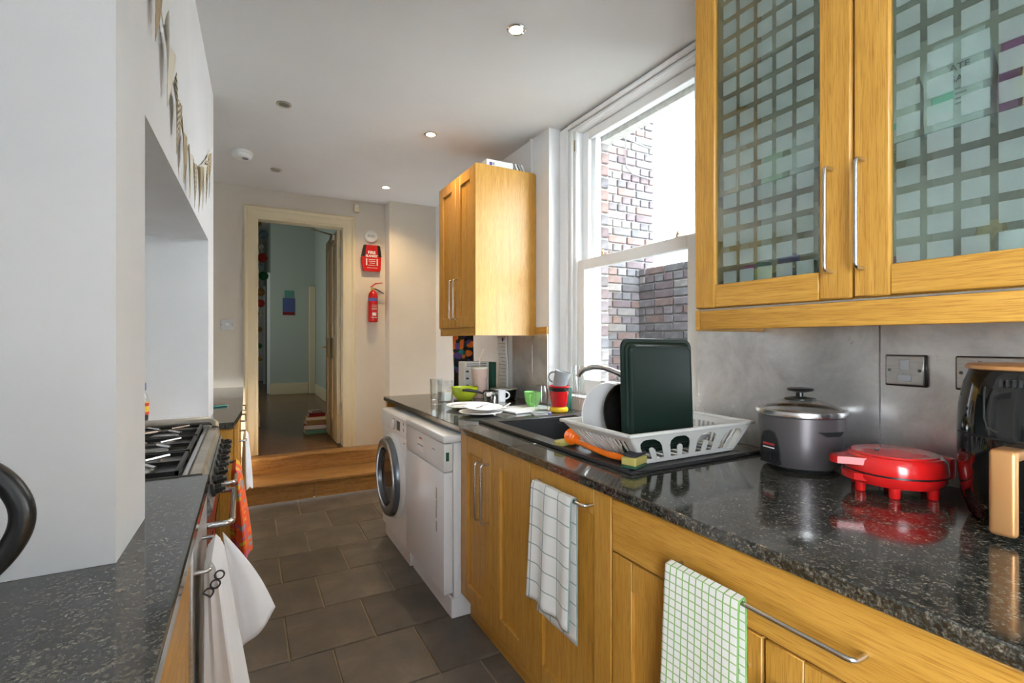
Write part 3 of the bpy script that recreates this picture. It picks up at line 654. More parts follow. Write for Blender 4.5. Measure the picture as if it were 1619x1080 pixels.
c = thing('base_cabinet', 'left base cabinet with the white printed towel on its handle, next to the cooker', 'cabinet', (-.4, 1.47, 0), 'oak base cabinets on the left')
part('carcass', B().box(-.74, XC-.021, 1.248, 1.685, .13, .878), 'oak_v', c); part('plinth', B().box(-.18, -.165, 1.248, 1.685, .003, .128), 'oak_h', c)
d = part('cabinet_door', B().box(XC-.02, XC+.006, 1.249, 1.684, .125, .872, .003), 'brushed_steel', c, 'pale grey-edged door')
part('handle', bar_handle(B(), (XC+.006, 1.28, .79), (XC+.006, 1.50, .79), (.03, 0, 0), .005), 'steel', d)
c = thing('base_cabinet', 'oak base units beyond the cooker with wire bar handles', 'cabinet', (-.4, 3.7, 0), 'oak base cabinets on the left')
part('carcass', B().box(-.74, -.052, 2.73, 4.32, .13, .878), 'oak_v', c); part('plinth', B().box(-.11, -.095, 2.73, 4.32, .003, .128), 'oak_h', c)
d = shaker(c, -.03, 2.74, 3.27, .125, .872, s=1); part('handle', bar_handle(B(), (-.03, 2.82, .80), (-.03, 3.14, .80), (.032, 0, 0)), 'steel', d)
d = shaker(c, -.03, 3.28, 3.79, .125, .872, s=1); part('handle', bar_handle(B(), (-.03, 3.38, .82), (-.03, 3.68, .82), (.032, 0, 0)), 'steel', d)
d = shaker(c, -.03, 3.80, 4.31, .125, .872, s=1); part('handle', bar_handle(B(), (-.03, 3.9, .82), (-.03, 4.2, .82), (.032, 0, 0)), 'steel', d)
# ---- range cooker
ck = thing('range_cooker', 'dark range cooker with gas hob set into the chimney alcove', 'cooker', (-.4, 2.2, 0))
part('body', B().box(-.735, -.128, 1.70, 2.70, .03, .80, .004), 'cooker_black', ck)
part('foot', B().box(-.70, -.17, 1.72, 2.68, .003, .03), 'cooker_black', ck)
part('hob_plate', B().box(-.735, -.152, 1.705, 2.695, .80, .893), 'cooker_black', ck)
part('hob_front', B().prism([(-.151, .80), (-.13, .80), (-.105, .862), (-.110, .898), (-.118, .905), (-.145, .905), (-.151, .90)], 'y', 1.70, 2.70), 'dull_steel', ck, 'worn steel front edge of the hob')
part('hob_edge', B().box(-.735, -.11, 1.696, 1.704, .88, .913, .003), 'black_iron', ck); part('hob_trim', B().box(-.166, -.1525, 1.72, 2.66, .8935, .902), 'steel', ck)
part('control_panel', B().prism([(-.129, .758), (-.106, .758), (-.086, .80), (-.102, .865), (-.129, .80)], 'y', 1.70, 2.70), 'cooker_panel', ck)
for i in range(8):
    y = 1.79+.115*i
    b = B().lathe(0, 0, [(.021, 0), (.021, .008), (.015, .012), (.014, .03), (0, .031)], 16).box(-.0055, .0055, -.021, .021, .012, .040, .002)
    b.xf(Matrix.Translation((-.093, y, .835)) @ Matrix.Rotation(PI/2-.22, 4, 'Y'))
    part('knob', b, 'black_plastic', ck)
for a, c2 in ((1.715, 2.19), (2.21, 2.685)):
    d = part('oven_door', B().box(-.1275, -.105, a, c2, .12, .752, .004), 'red_enamel', ck)
    part('oven_window', B().box(-.1046, -.103, a+.07, c2-.07, .30, .60), 'black_gloss', d)
    part('handle', bar_handle(B(), (-.105, a+.05, .735), (-.105, c2-.03, .735), (.068, 0, 0), .0095, .02), 'chrome', d)
for k, (x0, y0) in enumerate(((-.70, 1.73), (-.70, 2.05), (-.70, 2.37))):
    x1, y1 = -.172, y0+.30
    g = B().box(x0, x1, y0, y0+.010, .908, .921).box(x0, x1, y1-.010, y1, .908, .921).box(x0, x0+.010, y0, y1, .908, .921).box(x1-.010, x1, y0, y1, .908, .921)
    g.box(x0, x1, (y0+y1)/2-.005, (y0+y1)/2+.005, .908, .921)
    for xx in (x0, x1-.01):
        for yy in (y0, y1-.01): g.box(xx, xx+.01, yy, yy+.01, .8935, .909)
    gr = part('pan_support', g, 'black_iron', ck)
    for bx in (-.30, -.56):
        by = (y0+y1)/2
        part('burner', B().lathe(bx, by, [(.05, .8935), (.05, .900), (.042, .902), (.042, .907), (.035, .910), (0, .911)], 20), 'brushed_steel', ck)
        f = B()
        for a in (.7, 2.3, 3.9, 5.4): f.tube([(bx+.03*math.cos(a), by+.03*math.sin(a), .9255), (bx+.13*math.cos(a)*.8, by+.125*math.sin(a), .9255)], .0045, 6)
        part('pan_finger', f, 'steel', gr)
part('splash_rail', B().tube([(-.70, 2.665, .93), (-.16, 2.665, .93), (-.135, 2.66, .928), (-.122, 2.645, .92), (-.122, 2.63, .905)], .015, 12).box(-.735, -.145, 2.672, 2.695, .893, .948, .004), 'dull_steel', ck)
single('alcove_ledge', B().box(-.735, -.19, 2.705, 2.835, .912, .936, .003), 'wall_paint', 'white ledge at the back end of the cooker alcove', 'ledge')
# ---- bottle, phone, kettle
t = thing('sauce_bottle', 'clear sauce bottle with violet cap and red-yellow label beside the cooker', 'bottle', (-.415, 2.775, .937))
prof = [(.024, .937), (.026, .945), (.026, 1.03), (.022, 1.055), (.013, 1.075), (.012, 1.088)]
part('glass', B().lathe(-.415, 2.775, prof, 20), 'clear_glass', t); part('contents', B().lathe(-.415, 2.775, [(.022, .939), (.0235, .947), (.0235, .985)], 20), 'soy', t)
part('cap', B().lathe(-.415, 2.775, [(.0165, 1.077), (.0165, 1.108), (.014, 1.111)], 20), 'bottle_cap', t)
lb = part('wrapper', B().lathe(-.415, 2.775, [(.0264, .968), (.0268, .97), (.0268, 1.02), (.0264, 1.022)], 20), 'label_yellow', t)
part('wrapper_band', B().lathe(-.415, 2.775, [(.0267, .966), (.0272, .967), (.0272, .978), (.0267, .979)], 20).lathe(-.415, 2.775, [(.0267, 1.005), (.0272, 1.006), (.0272, 1.019), (.0267, 1.02)], 20), 'label_red', lb)
t = thing('phone', 'phone in a teal case lying on the far left worktop', 'phone', (-.14, 3.49, .911))
M4 = Matrix.Translation((-.155, 3.46, .911)) @ Matrix.Rotation(.35, 4, 'Z')
part('case', B().box(-.04, .04, -.075, .075, 0, .009, .003, 2).xf(M4), 'teal_plastic', t); part('screen', B().box(-.034, .034, -.068, .068, .0091, .0098).xf(M4), 'black_gloss', t)
kt = thing('kettle', 'black electric kettle whose loop handle shows at the left edge', 'kettle', (-.43, .80, .911))
part('body', B().lathe(-.44, .80, [(.085, .935), (.09, .94), (.085, 1.03), (.065, 1.13), (.05, 1.15), (0, 1.158)], 28), 'black_plastic', kt); part('base', B().lathe(-.44, .80, [(.085, .911), (.088, .915), (.085, .933)], 28), 'black_plastic', kt)
part('handle', B().tube(crom([(-.40, .80, 1.150), (-.35, .80, 1.168), (-.30, .80, 1.166), (-.262, .80, 1.145), (-.241, .80, 1.115), (-.236, .80, 1.085), (-.246, .80, 1.055), (-.27, .80, 1.025), (-.31, .80, .99), (-.37, .80, .96)], 6), .0125, 18), 'black_plastic', kt)
part('lid_knob', B().lathe(-.44, .80, [(.012, 1.157), (.012, 1.165), (.018, 1.17), (.018, 1.178), (0, 1.18)], 16), 'black_plastic', kt); part('spout', B().prism([(-.53, 1.09), (-.56, 1.14), (-.50, 1.145)], 'y', .785, .815), 'black_plastic', kt)
# ---- cloths on the left
def cloth(name, fn, mat, label, nu=26, nv=40, th=.003, group=None, cat='towel'):
    return single(name, B().sheet(nu, nv, fn), mat, label, cat, group, solid=th)
def drape(y0, y1, zt, zf, zb, xbar, r, s, fold, nf, flare=0, seed=0):
    """cloth over a bar along Y at x=xbar; s=+1/-1 side of the long front layer"""
    def fn(u, v):
        y = y0+(y1-y0)*u; Lf, Lb = zt-zf, zt-zb; arc = PI*r; T = Lf+arc+Lb; L = v*T
        w = math.sin(u*PI*nf+seed)*fold
        if L < Lf:
            h = Lf-L; q = h/max(Lf, .01); x = xbar+s*(r+w*(.25+.75*q)+flare*q); z = zt-h
            y2 = (y0+y1)/2+(y-(y0+y1)/2)*(1+.06*q)
        elif L < Lf+arc:
            a = (L-Lf)/r; x = xbar+s*r*math.cos(a)+s*w*.25*math.cos(a); z = zt+r*math.sin(a); y2 = y
        else:
            h = L-Lf-arc; q = h/max(Lb, .01); x = xbar-s*(r-.001)+s*w*.1*min(1, q*3); z = zt-h; y2 = y
        return (x, y2, z)
    return fn
def bunch(y0, y1, zt, zb, xc0, xc1, h0, h1, xmin, ny, seed, nth=44, nz=34):
    """thick folded cloth hanging over a bar along Y: closed rippled section, rounded over the bar"""
    b = B()
    def fn(u, v):
        q = 1-v; th = 2*PI*u
        z = zb+(zt-zb)*v; top = max(0, (v-.94)/.06)
        hx = (h0+(h1-h0)*min(1, q*1.25))*math.sqrt(max(0, 1-top*top)); hy = (y1-y0)/2*(1+.05*q)*(1-.06*top)
        rip = 1+.13*math.sin(ny*th+seed)*min(1, .25+q*1.4)+.06*math.sin((2*ny+1)*th+seed*2)
        c, s_ = math.cos(th), math.sin(th)
        x = xc0+(xc1-xc0)*q+hx*rip*math.copysign(abs(c)**.8, c); y = (y0+y1)/2+hy*(rip*.5+.5)*math.copysign(abs(s_)**.6, s_)
        return (max(x, xmin), y, z-.012*q*math.sin(3*th+seed))
    return b.sheet(nth, nz, fn)
single('tea_towel', bunch(2.395, 2.625, .756, .37, -.037, -.012, .017, .036, -.098, 4, .6), 'cloth_orange', 'bright orange patterned cloth over the oven rail', 'towel', 'towels on handles')
single('tea_towel', bunch(2.86, 3.08, .812, .54, .002, .010, .012, .022, -.027, 4, 2.0), 'white_cloth', 'white towel on the cabinet handle beyond the cooker', 'towel', 'towels on handles')
# white printed towel bunched on the near handle, with a flap kicked out into the room
t = thing('tea_towel', 'white towel with black print bunched on the near left handle', 'towel', (-.07, 1.39, .3), 'towels on handles')
part('cloth', bunch(1.285, 1.478, .806, .30, -.067, -.032, .018, .05, -.097, 5, 1.2, 60, 40), 'white_cloth', t)
def flap(u, v):
    # triangular corner of the towel standing away to the right
    top = Vector((-.052, 1.49, .80)); a = Vector((-.03, 1.50, .46)); c2 = Vector((.075, 1.56, .535))
    e = a.lerp(c2, u); p = top.lerp(e, v); p.x += .012*math.sin(v*PI)*(.5+.5*u); p.y += .014*math.sin(u*PI*2.2)*v
    if v > .9: p.z -= .012*math.sin(u*PI)
    return p
part('loose_corner', B().sheet(14, 22, flap), 'white_cloth', t, solid=.003)
for s_, x_, z_ in (('D', -.070, .742), ('O', -.058, .757), ('O', -.050, .776)):
    text(s_, .030, 'ink', t, Matrix.Translation((x_, 1.2795, z_)) @ Matrix.Rotation(PI/2, 4, 'X') @ Matrix.Rotation(.9, 4, 'Z'), bold=.0004)
# ---- bunting along the chimney breast
bu = thing('bunting', 'string of kraft paper pennants hung along the chimney breast', 'bunting', (-.17, 2.0, 1.8))
sp_ = [(1.12, 2.31), (1.30, 2.215), (1.46, 2.13), (1.62, 2.05), (1.78, 1.985), (1.92, 1.955), (2.06, 1.95), (2.2, 1.965), (2.34, 2.005), (2.5, 2.07), (2.66, 2.145), (2.82, 2.24)]
def sz(y):
    for (a, za), (c2, zb) in zip(sp_, sp_[1:]):
        if a <= y <= c2: return za+(zb-za)*(y-a)/(c2-a)
    return sp_[-1][1]
part('string', B().tube([(XL(y)+.008, y, z) for y, z in sp_], .0018, 6), 'straw', bu)
fy = [1.20, 1.37, 1.53, 1.69, 1.84, 1.99, 2.13, 2.27, 2.41, 2.56, 2.71]
for i, y in enumerate(fy):
    w_, h_ = .056, .165; z0, z1 = sz(y-w_), sz(y+w_); cu = .006+.010*random.random()
    def ff(u, v, y=y, z0=z0, z1=z1, cu=cu):
        yy = y+(u-.5)*2*w_*(1-v); z = z0+(z1-z0)*u-h_*v
        if v > .99: yy = y+(.5-u)*.002
        return (XL(yy)+.009+cu*4*(u-.5)**2*(1-v)+.012*v*(1-v)+.004*v, yy, z)
    part('pennant', B().sheet(8, 8, ff), ['flag_chevron', 'flag_kraft', 'flag_cream'][i % 3] if i else 'flag_chevron', bu, solid=.0008)
# ================================================================== CEILING AND BACK WALL
def downlight(x, y, on, label, power=0):
    t = thing('downlight', label, 'light', (x, y, 2.639), 'recessed ceiling spotlights')
    part('bezel', B().lathe(x, y, [(.040, 2.6395), (.041, 2.634), (.036, 2.631), (.029, 2.633), (.028, 2.6395)], 28, close=True), 'chrome' if on else 'dull_steel', t)
    part('lamp', B().lathe(x, y, [(.0275, 2.6394), (.0275, 2.636), (.02, 2.6345), (0, 2.634)], 24), 'lamp_on' if on else 'lamp_off', t)
    if on:
        l = bpy.data.lights.new('spot_lamp', 'SPOT'); l.energy = power; l.color = (1, .70, .36); l.spot_size = 2.3; l.spot_blend = .8; l.shadow_soft_size = .03
        o = bpy.data.objects.new('spot_lamp', l); COL.objects.link(o); o.parent = t; o.location = (0, 0, -.012)
downlight(1.019, 1.836, True, 'lit ceiling spotlight nearest the sink window', 4); downlight(1.05, 3.028, True, 'lit ceiling spotlight in front of the plain oak wall cabinet', 12); downlight(1.069, 4.254, True, 'lit ceiling spotlight nearest the back wall', 21)
downlight(.191, 3.044, False, 'unlit ceiling spotlight with a pale lens in the middle of the ceiling'); downlight(.212, 4.239, False, 'unlit dark ceiling spotlight near the smoke alarm')
downlight(.18, 1.84, False, 'unlit ceiling spotlight above the bunting end, out over the aisle')
t = thing('smoke_alarm', 'round white smoke alarm on the ceiling', 'smoke alarm', (-.02, 3.95, 2.60))
part('base', B().lathe(-.02, 3.95, [(.066, 2.6395), (.068, 2.632), (.068, 2.622), (.064, 2.619)], 32), 'white_plastic', t); part('cover', B().lathe(-.02, 3.95, [(.063, 2.6185), (.062, 2.602), (.05, 2.594), (.03, 2.592), (0, 2.592)], 32), 'white_plastic', t)
part('sensor', B().lathe(.0, 3.93, [(.02, 2.5915), (.018, 2.585), (0, 2.583)], 16), 'china_grey', t)
t = thing('wall_sensor', 'small cream alarm sensor high on the wall above the doorway', 'sensor', (.93, 4.80, 2.54))
part('housing', B().box(.905, .955, 4.785, 4.819, 2.53, 2.61, .008, 2), 'gloss_cream', t); part('lens', B().box(.915, .945, 4.780, 4.7855, 2.575, 2.6, .003), 'gloss_white', t)
t = thing('heat_alarm', 'round white alarm on the wall above the red fire blanket', 'alarm', (1.064, 4.80, 2.25))
part('base', B().lathe(1.064, 2.312, [(.062, 4.819), (.062, 4.80), (.058, 4.797)], 32, 'y'), 'white_plastic', t); part('cover', B().lathe(1.064, 2.312, [(.057, 4.7968), (.054, 4.787), (.03, 4.782), (0, 4.782)], 32, 'y'), 'white_plastic', t)
for a in range(5): part('vent', B().box(1.03+.014*a, 1.036+.014*a, 4.7805, 4.7825, 2.30, 2.325), 'china_grey', t)
t = thing('fire_blanket', 'red fire blanket case with white lettering on the back wall', 'fire blanket', (1.06, 4.80, 1.97))
part('case', B().prism([(.995, 2.225), (1.135, 2.225), (1.155, 2.10), (1.15, 1.99), (1.14, 1.975), (1.0, 1.975), (.985, 1.985), (.972, 2.10)], 'y', 4.775, 4.819), 'red_paint', t)
part('pull_strap', B().prism([(.985, 2.218), (1.012, 2.226), (1.003, 2.118), (.972, 2.112)], 'y', 4.768, 4.7748), 'black_plastic', t); part('pull_strap', B().prism([(1.118, 2.226), (1.144, 2.218), (1.157, 2.112), (1.127, 2.118)], 'y', 4.768, 4.7748), 'black_plastic', t)
text('FIRE', .040, 'paper', t, face_y(1.065, 4.7742, 2.152), bold=.001); text('BLANKET', .030, 'paper', t, face_y(1.065, 4.7742, 2.119), spacing=.85, bold=.001)
part('instruction_strip', B().box(1.012, 1.022, 4.7742, 4.7749, 2.03, 2.095).box(1.112, 1.122, 4.7742, 4.7749, 2.03, 2.095), 'paper', t)
part('instruction_line', B().box(1.035, 1.10, 4.7742, 4.7749, 2.085, 2.089).box(1.035, 1.10, 4.7742, 4.7749, 2.068, 2.072).box(1.045, 1.095, 4.7742, 4.7749, 2.05, 2.054).box(1.03, 1.10, 4.7742, 4.7749, 2.03, 2.033).box(1.02, 1.12, 4.7742, 4.7749, 2.005, 2.008), 'paper', t)
t = thing('fire_extinguisher', 'small red fire extinguisher hung on the back wall', 'fire extinguisher', (1.07, 4.77, 1.48))
part('cylinder', B().lathe(1.075, 4.765, [(.035, 1.485), (.045, 1.492), (.045, 1.73), (.04, 1.76), (.02, 1.785), (.015, 1.79)], 28), 'red_paint', t)
part('band', B().lathe(1.075, 4.765, [(.0452, 1.685), (.0456, 1.686), (.0456, 1.714), (.0452, 1.715)], 28), 'ink_blue', t)
part('valve', B().lathe(1.075, 4.765, [(.016, 1.788), (.016, 1.812), (.01, 1.815)], 16).lathe(1.06, 1.80, [(.011, 4.745), (.011, 4.752), (0, 4.742)], 12, 'y'), 'brass', t)
part('lever', B().prism([(1.055, 1.815), (1.10, 1.85), (1.165, 1.862), (1.163, 1.869), (1.095, 1.86), (1.05, 1.824)], 'y', 4.755, 4.775), 'red_paint', t); part('lever', B().prism([(1.07, 1.818), (1.12, 1.80), (1.178, 1.765), (1.174, 1.759), (1.115, 1.79), (1.07, 1.808)], 'y', 4.755, 4.775), 'machine_grey', t)
part('bracket', B().box(1.06, 1.09, 4.80, 4.819, 1.60, 1.75), 'black_plastic', t)
for z in (1.64, 1.625, 1.61, 1.60): part('print_line', B().box(1.052, 1.10, 4.7185, 4.7215, z+.005, z+.008), 'paper', t)
part('print_block', B().box(1.058, 1.095, 4.7185, 4.7215, 1.545, 1.575), 'paper', t); part('print_line', B().box(1.05, 1.10, 4.7185, 4.7215, 1.525, 1.53), 'paper', t)
t = thing('light_switch', 'steel light switch plate left of the doorway', 'switch', (-.137, 4.81, 1.40))
part('plate', B().box(-.185, -.09, 4.808, 4.819, 1.40, 1.487, .003), 'brushed_steel', t); part('rocker', B().box(-.152, -.122, 4.803, 4.808, 1.43, 1.458, .002), 'white_plastic', t)
for x in (-.175, -.1): part('screw', B().lathe(x, 1.444, [(.004, 4.8079), (.003, 4.806), (0, 4.806)], 10, 'y'), 'machine_grey', t)
# ---- hall: books, sign, garland
bz = .3055
books = [('books of the hall stack', 'pale green and white softback at the bottom of the book stack', .24, .17, 0.046, 'sign_green', .05), ('', 'thick white-paged red book second from the bottom of the stack', .235, .165, 0.049, 'ink_red', -.1), ('', 'brown hardback in the middle of the book stack', .21, .15, 0.046, 'bronze', .12), ('', 'yellow-covered paperback above the brown hardback', .205, .14, 0.035, 'label_yellow', -.05), ('', 'dark red paperback near the top of the book stack', .165, .125, 0.041, 'red_enamel', .1), ('', 'slim pink book crowning the stack', .12, .1, 0.024, 'phone_pink', .35)]
for n_b, (_, lab, l, w_, h_, mt, rot) in enumerate(books):
    M4 = Matrix.Translation((.675+random.uniform(-.01, .012), 5.74, bz)) @ Matrix.Rotation(rot, 4, 'Z')
    t = thing('book', lab, 'book', (.68, 5.74, bz), 'stack of books behind the open door')
    part('cover', B().box(-l/2, l/2, -w_/2, w_/2, 0, .004).box(-l/2, l/2, -w_/2, w_/2, h_-.004, h_).box(*((l/2-.004, l/2, -w_/2, w_/2) if n_b in (1, 3) else (-l/2, l/2, -w_/2, -w_/2+.0035)), 0, h_).xf(M4), mt, t)
    part('pages', B().box(-l/2+.004, l/2-.004, -w_/2+.004, w_/2-.004, .0042, h_-.0042).xf(M4), 'paper', t); bz += h_+.0008
t = thing('wall_notice', 'small blue and green safety notice on the hall wall', 'sign', (.73, 10.14, 1.8))
part('notice_sheet', B().box(.615, .82, 10.138, 10.148, 1.86, 2.12), 'sign_blue', t); part('notice_header', B().box(.645, .80, 10.138, 10.148, 2.13, 2.26), 'sign_green', t); part('notice_footer', B().box(.615, .82, 10.136, 10.1479, 1.80, 1.855), 'red_enamel', t)
ga = thing('pompom_garland', 'vertical garland of coloured paper balls hanging in the hall', 'garland', (.17, 6.37, 1.0))
part('cord', B().tube([(.165, 6.36, 2.95), (.165, 6.36, 1.0)], .003, 6), 'straw', ga)
for n_, c2 in (('pom_red', (.45, .03, .03)), ('pom_blue', (.20, .33, .42)), ('pom_green', (.01, .16, .06)), ('pom_gold', (.35, .22, .05)), ('pom_white', (.6, .6, .55))): M(n_, c2, .7)
for z, r, mt, dx in ((2.80, .05, 'pom_red', .03), (2.66, .03, 'pom_gold', -.02), (2.54, .052, 'pom_blue', .03), (2.40, .03, 'pom_white', 0), (2.27, .054, 'pom_red', .02), (2.17, .03, 'pom_blue', -.01), (2.06, .052, 'pom_green', .03), (1.87, .045, 'pom_gold', 0), (1.74, .045, 'pom_red', 0), (1.62, .03, 'pom_white', 0), (1.44, .03, 'pom_gold', -.01), (1.25, .03, 'pom_green', -.01), (1.1, .03, 'pom_gold', -.01)):
    part('paper_ball', B().lathe(.155+dx, 6.36, [(r*math.sin(a*PI/8)*(1 if a not in (0, 8) else 0), z-r*math.cos(a*PI/8)) for a in range(9)], 16), mt, ga)
# ================================================================== THINGS ON THE RIGHT WORKTOP
ZT = .9108
def polar(cx, cy, r, a): return (cx+r*math.cos(a), cy+r*math.sin(a))
# ---- rice cooker
rx, ry = 1.524, .916
t = thing('rice_cooker', 'dark grey rice cooker with glass lid standing by the splashback', 'rice cooker', (rx, ry, ZT))
part('body', B().lathe(rx, ry, [(.092, .918), (.104, .922), (.112, .94), (.117, 1.0), (.118, 1.072)], 48), 'rice_grey', t)
part('foot', B().lathe(rx, ry, [(.088, ZT), (.092, .9175)], 32), 'black_plastic', t)
part('rim', B().lathe(rx, ry, [(.117, 1.072), (.125, 1.076), (.1265, 1.084), (.124, 1.091), (.117, 1.093), (.113, 1.088), (.113, 1.074)], 48, close=True), 'steel', t)
ld = part('lid', B().lathe(rx, ry, [(.113, 1.089), (.108, 1.094), (.09, 1.106), (.06, 1.117), (.03, 1.121)], 40), 'clear_glass', t)
part('lid_rim', B().lathe(rx, ry, [(.1135, 1.0885), (.1145, 1.094), (.111, 1.0955), (.108, 1.0925)], 40, close=True), 'steel', ld)
part('lid_boss', B().lathe(rx, ry, [(.044, 1.1195), (.043, 1.123), (.02, 1.127), (.013, 1.129), (.012, 1.142)], 28), 'black_plastic', ld)
part('lid_knob', B().lathe(rx, ry, [(.012, 1.141), (.036, 1.147), (.038, 1.151), (.034, 1.155), (0, 1.158)], 28), 'black_plastic', ld)
part('inner_pot', B().lathe(rx, ry, [(.112, 1.086), (.108, 1.0), (.0, .95)], 32), 'pan_coat', t)
def on_cyl(poly, ang, r0, r1, z0):
    b = B(); n = len(poly)
    for r in (r0, r1):
        for s_, z in poly: b.v.append((*polar(rx, ry, r, ang+s_/.118), z0+z))
    b.f = [tuple(range(n))[::-1], tuple(range(n, 2*n))]+[(i, (i+1) % n, n+(i+1) % n, n+i) for i in range(n)]
    return b
pa = math.radians(168)
arcp = [(-.034, .0), (.034, .0), (.034, .045), (.029, .075), (.018, .094), (0, .10), (-.018, .094), (-.029, .075), (-.034, .045)]
cp = part('control_panel', on_cyl(arcp, pa, .108, .124, .93), 'black_plastic', t)
part('indicator', on_cyl([(-.02, .055), (.02, .055), (.02, .061), (-.02, .061)], pa, .122, .1252, .93), 'ink_red', cp)
part('switch', on_cyl([(-.009, .012), (.009, .012), (.009, .03), (-.009, .03)], pa, .122, .130, .93), 'black_plastic', cp)
part('indicator', on_cyl([(-.02, .046), (.02, .046), (.02, .049), (-.02, .049)], pa, .122, .1252, .93), 'paper', cp)
part('side_grip', on_cyl([(-.038, .012), (-.02, .0), (.02, .0), (.038, .012)], math.radians(252), .112, .128, 1.025), 'black_plastic', t)
# ---- waffle maker
wx, wy = 1.49, .65
t = thing('waffle_maker', 'glossy red round waffle maker on little feet', 'waffle maker', (wx, wy, ZT))
part('lower_shell', B().lathe(wx, wy, [(.075, .932), (.098, .937), (.108, .95), (.110, .963)], 48), 'red_plastic', t)
part('seam', B().lathe(wx, wy, [(.106, .9632), (.106, .9675)], 40), 'black_plastic', t)
part('lid', B().lathe(wx, wy, [(.110, .968), (.111, .975), (.108, .998), (.10, 1.008), (.06, 1.017), (0, 1.020)], 48), 'red_plastic', t)
part('lid_ring', B().lathe(wx, wy, [(.094, 1.0095), (.092, 1.013), (.088, 1.0135)], 40), 'red_plastic', t)
ha = math.radians(150)
def along(p, a=ha): return (wx+p[0]*math.cos(a)-p[1]*math.sin(a), wy+p[0]*math.sin(a)+p[1]*math.cos(a))
part('handle', B().prism([along(q) for q in ((.085, -.045), (.13, -.026), (.155, -.017), (.160, 0), (.155, .017), (.13, .026), (.085, .045))], 'z', .985, 1.003), 'red_plastic', t)
part('handle', B().prism([along(q) for q in ((.09, -.045), (.118, -.025), (.122, 0), (.118, .025), (.09, .045))], 'z', .945, .962), 'red_plastic', t)
for a in (95, 150, 205, 268, 330, 30):
    fx, fy_ = polar(wx, wy, .085, math.radians(a)); part('foot', B().lathe(fx, fy_, [(.010, ZT), (.012, .914), (.013, .945)], 16), 'red_plastic', t)
part('hinge', B().box(*sorted((along((-.125, 0))[0]-.02, along((-.125, 0))[0]+.02)), along((-.118, 0))[1]-.028, along((-.118, 0))[1]+.028, .945, 1.0, .006, 2), 'red_plastic', t)
part('lamp', B().lathe(*along((.05, .01)), [(.006, 1.018), (.005, 1.0205), (0, 1.021)], 12), 'black_plastic', t)
# ---- air fryer
ax, ay = 1.487, .37
t = thing('air_fryer', 'black air fryer with gold top rim and gold pull handle', 'air fryer', (ax, ay, ZT))
part('lower_body', B().lathe(ax, ay, [(.112, ZT), (.122, .92), (.135, .96), (.141, 1.03), (.1415, 1.098)], 56), 'black_gloss', t)
part('seam', B().lathe(ax, ay, [(.139, 1.0985), (.139, 1.1015)], 48), 'dark_rubber', t)
part('upper_body', B().lathe(ax, ay, [(.1415, 1.102), (.139, 1.16), (.131, 1.21), (.121, 1.238)], 56), 'black_gloss', t)
part('gold_rim', B().lathe(ax, ay, [(.120, 1.2385), (.127, 1.241), (.127, 1.248), (.121, 1.2515), (0, 1.2525)], 56), 'copper_gold', t, 'gold top rim')
part('display_frame', B().tube([(*polar(ax, ay, .1405, a), z) for a, z in [(2.72, 1.205), (2.70, 1.19), (2.70, 1.14), (2.74, 1.122), (2.85, 1.115), (3.3, 1.112), (3.6, 1.115), (3.72, 1.125), (3.74, 1.15), (3.74, 1.20)]], .0018, 6), 'dark_rubber', t)
for i in range(7): part('vent', B().box(ax-.1415-.0+.006, ax-.128, ay-.03+.01*i, ay-.026+.01*i, 1.208, 1.222), 'dark_rubber', t)
hb = B().box(1.284, 1.303, .359, .401, .922, 1.089, .009, 4).box(1.290, 1.352, .359, .401, 1.068, 1.0885, .006, 3)
part('handle', hb, 'copper_gold', t, 'gold basket handle')
# ---- dish rack
RX0, RX1, RY0, RY1, RZ = .985, 1.525, 1.09, 1.43, 1.02
QX0, QX1, QY0, QY1, QZ = 1.075, 1.495, 1.135, 1.385, .9265
dk = thing('dish_rack', 'off-white plastic dish drainer with arched slots, on the sink drainer', 'dish rack', (1.27, 1.26, .9207))
def wallpoly(b, quad, poly, th):
    """quad: bottom-left, bottom-right, top-right, top-left; poly in (s,t)"""
    q = [Vector(p) for p in quad]; n = (q[1]-q[0]).cross(q[3]-q[0]).normalized()*th
    base = len(b.v); k = len(poly)
    for off in (Vector((0, 0, 0)), n):
        for s_, t2 in poly: b.v.append(tuple(q[0].lerp(q[1], s_).lerp(q[3].lerp(q[2], s_), t2)+off))
    b.f += [tuple(range(base, base+k))[::-1], tuple(range(base+k, base+2*k))]+[(base+i, base+(i+1) % k, base+k+(i+1) % k, base+k+i) for i in range(k)]
    return b
def arched(quad, n, name):
    b = B(); p = 1/n; w_ = .36*p
    wallpoly(b, quad, [(0, 0), (1, 0), (1, .10), (0, .10)], .003); wallpoly(b, quad, [(0, .86), (1, .86), (1, 1), (0, 1)], .003)
    for k in range(n+1):
        c0, c1 = (k-.5)*p, (k+.5)*p; poly = []
        l = [(c0+w_*math.cos(a), .58+.30*math.sin(a)) for a in (0, .5, 1.0, 1.35)] if k > 0 else []
        r = [(c1-w_*math.cos(a), .58+.30*math.sin(a)) for a in (1.35, 1.0, .5, 0)] if k < n else []
        poly = ([(c0+w_, .09)]+l if k > 0 else [(0, .09), (0, .87)])+(r+[(c1-w_, .09)] if k < n else [(1, .87), (1, .09)])
        wallpoly(b, quad, poly[::-1], .003)
    part('side_wall', b, 'off_white_plastic', dk)
    for k in range(n):
        c = (k+.5)*p; f = .10*p
        part('finger', wallpoly(B(), quad, [(c-f, .09), (c+f, .09), (c+f, .46), (c+f*.6, .52), (c, .54), (c-f*.6, .52), (c-f, .46)], .003), 'off_white_plastic', dk)
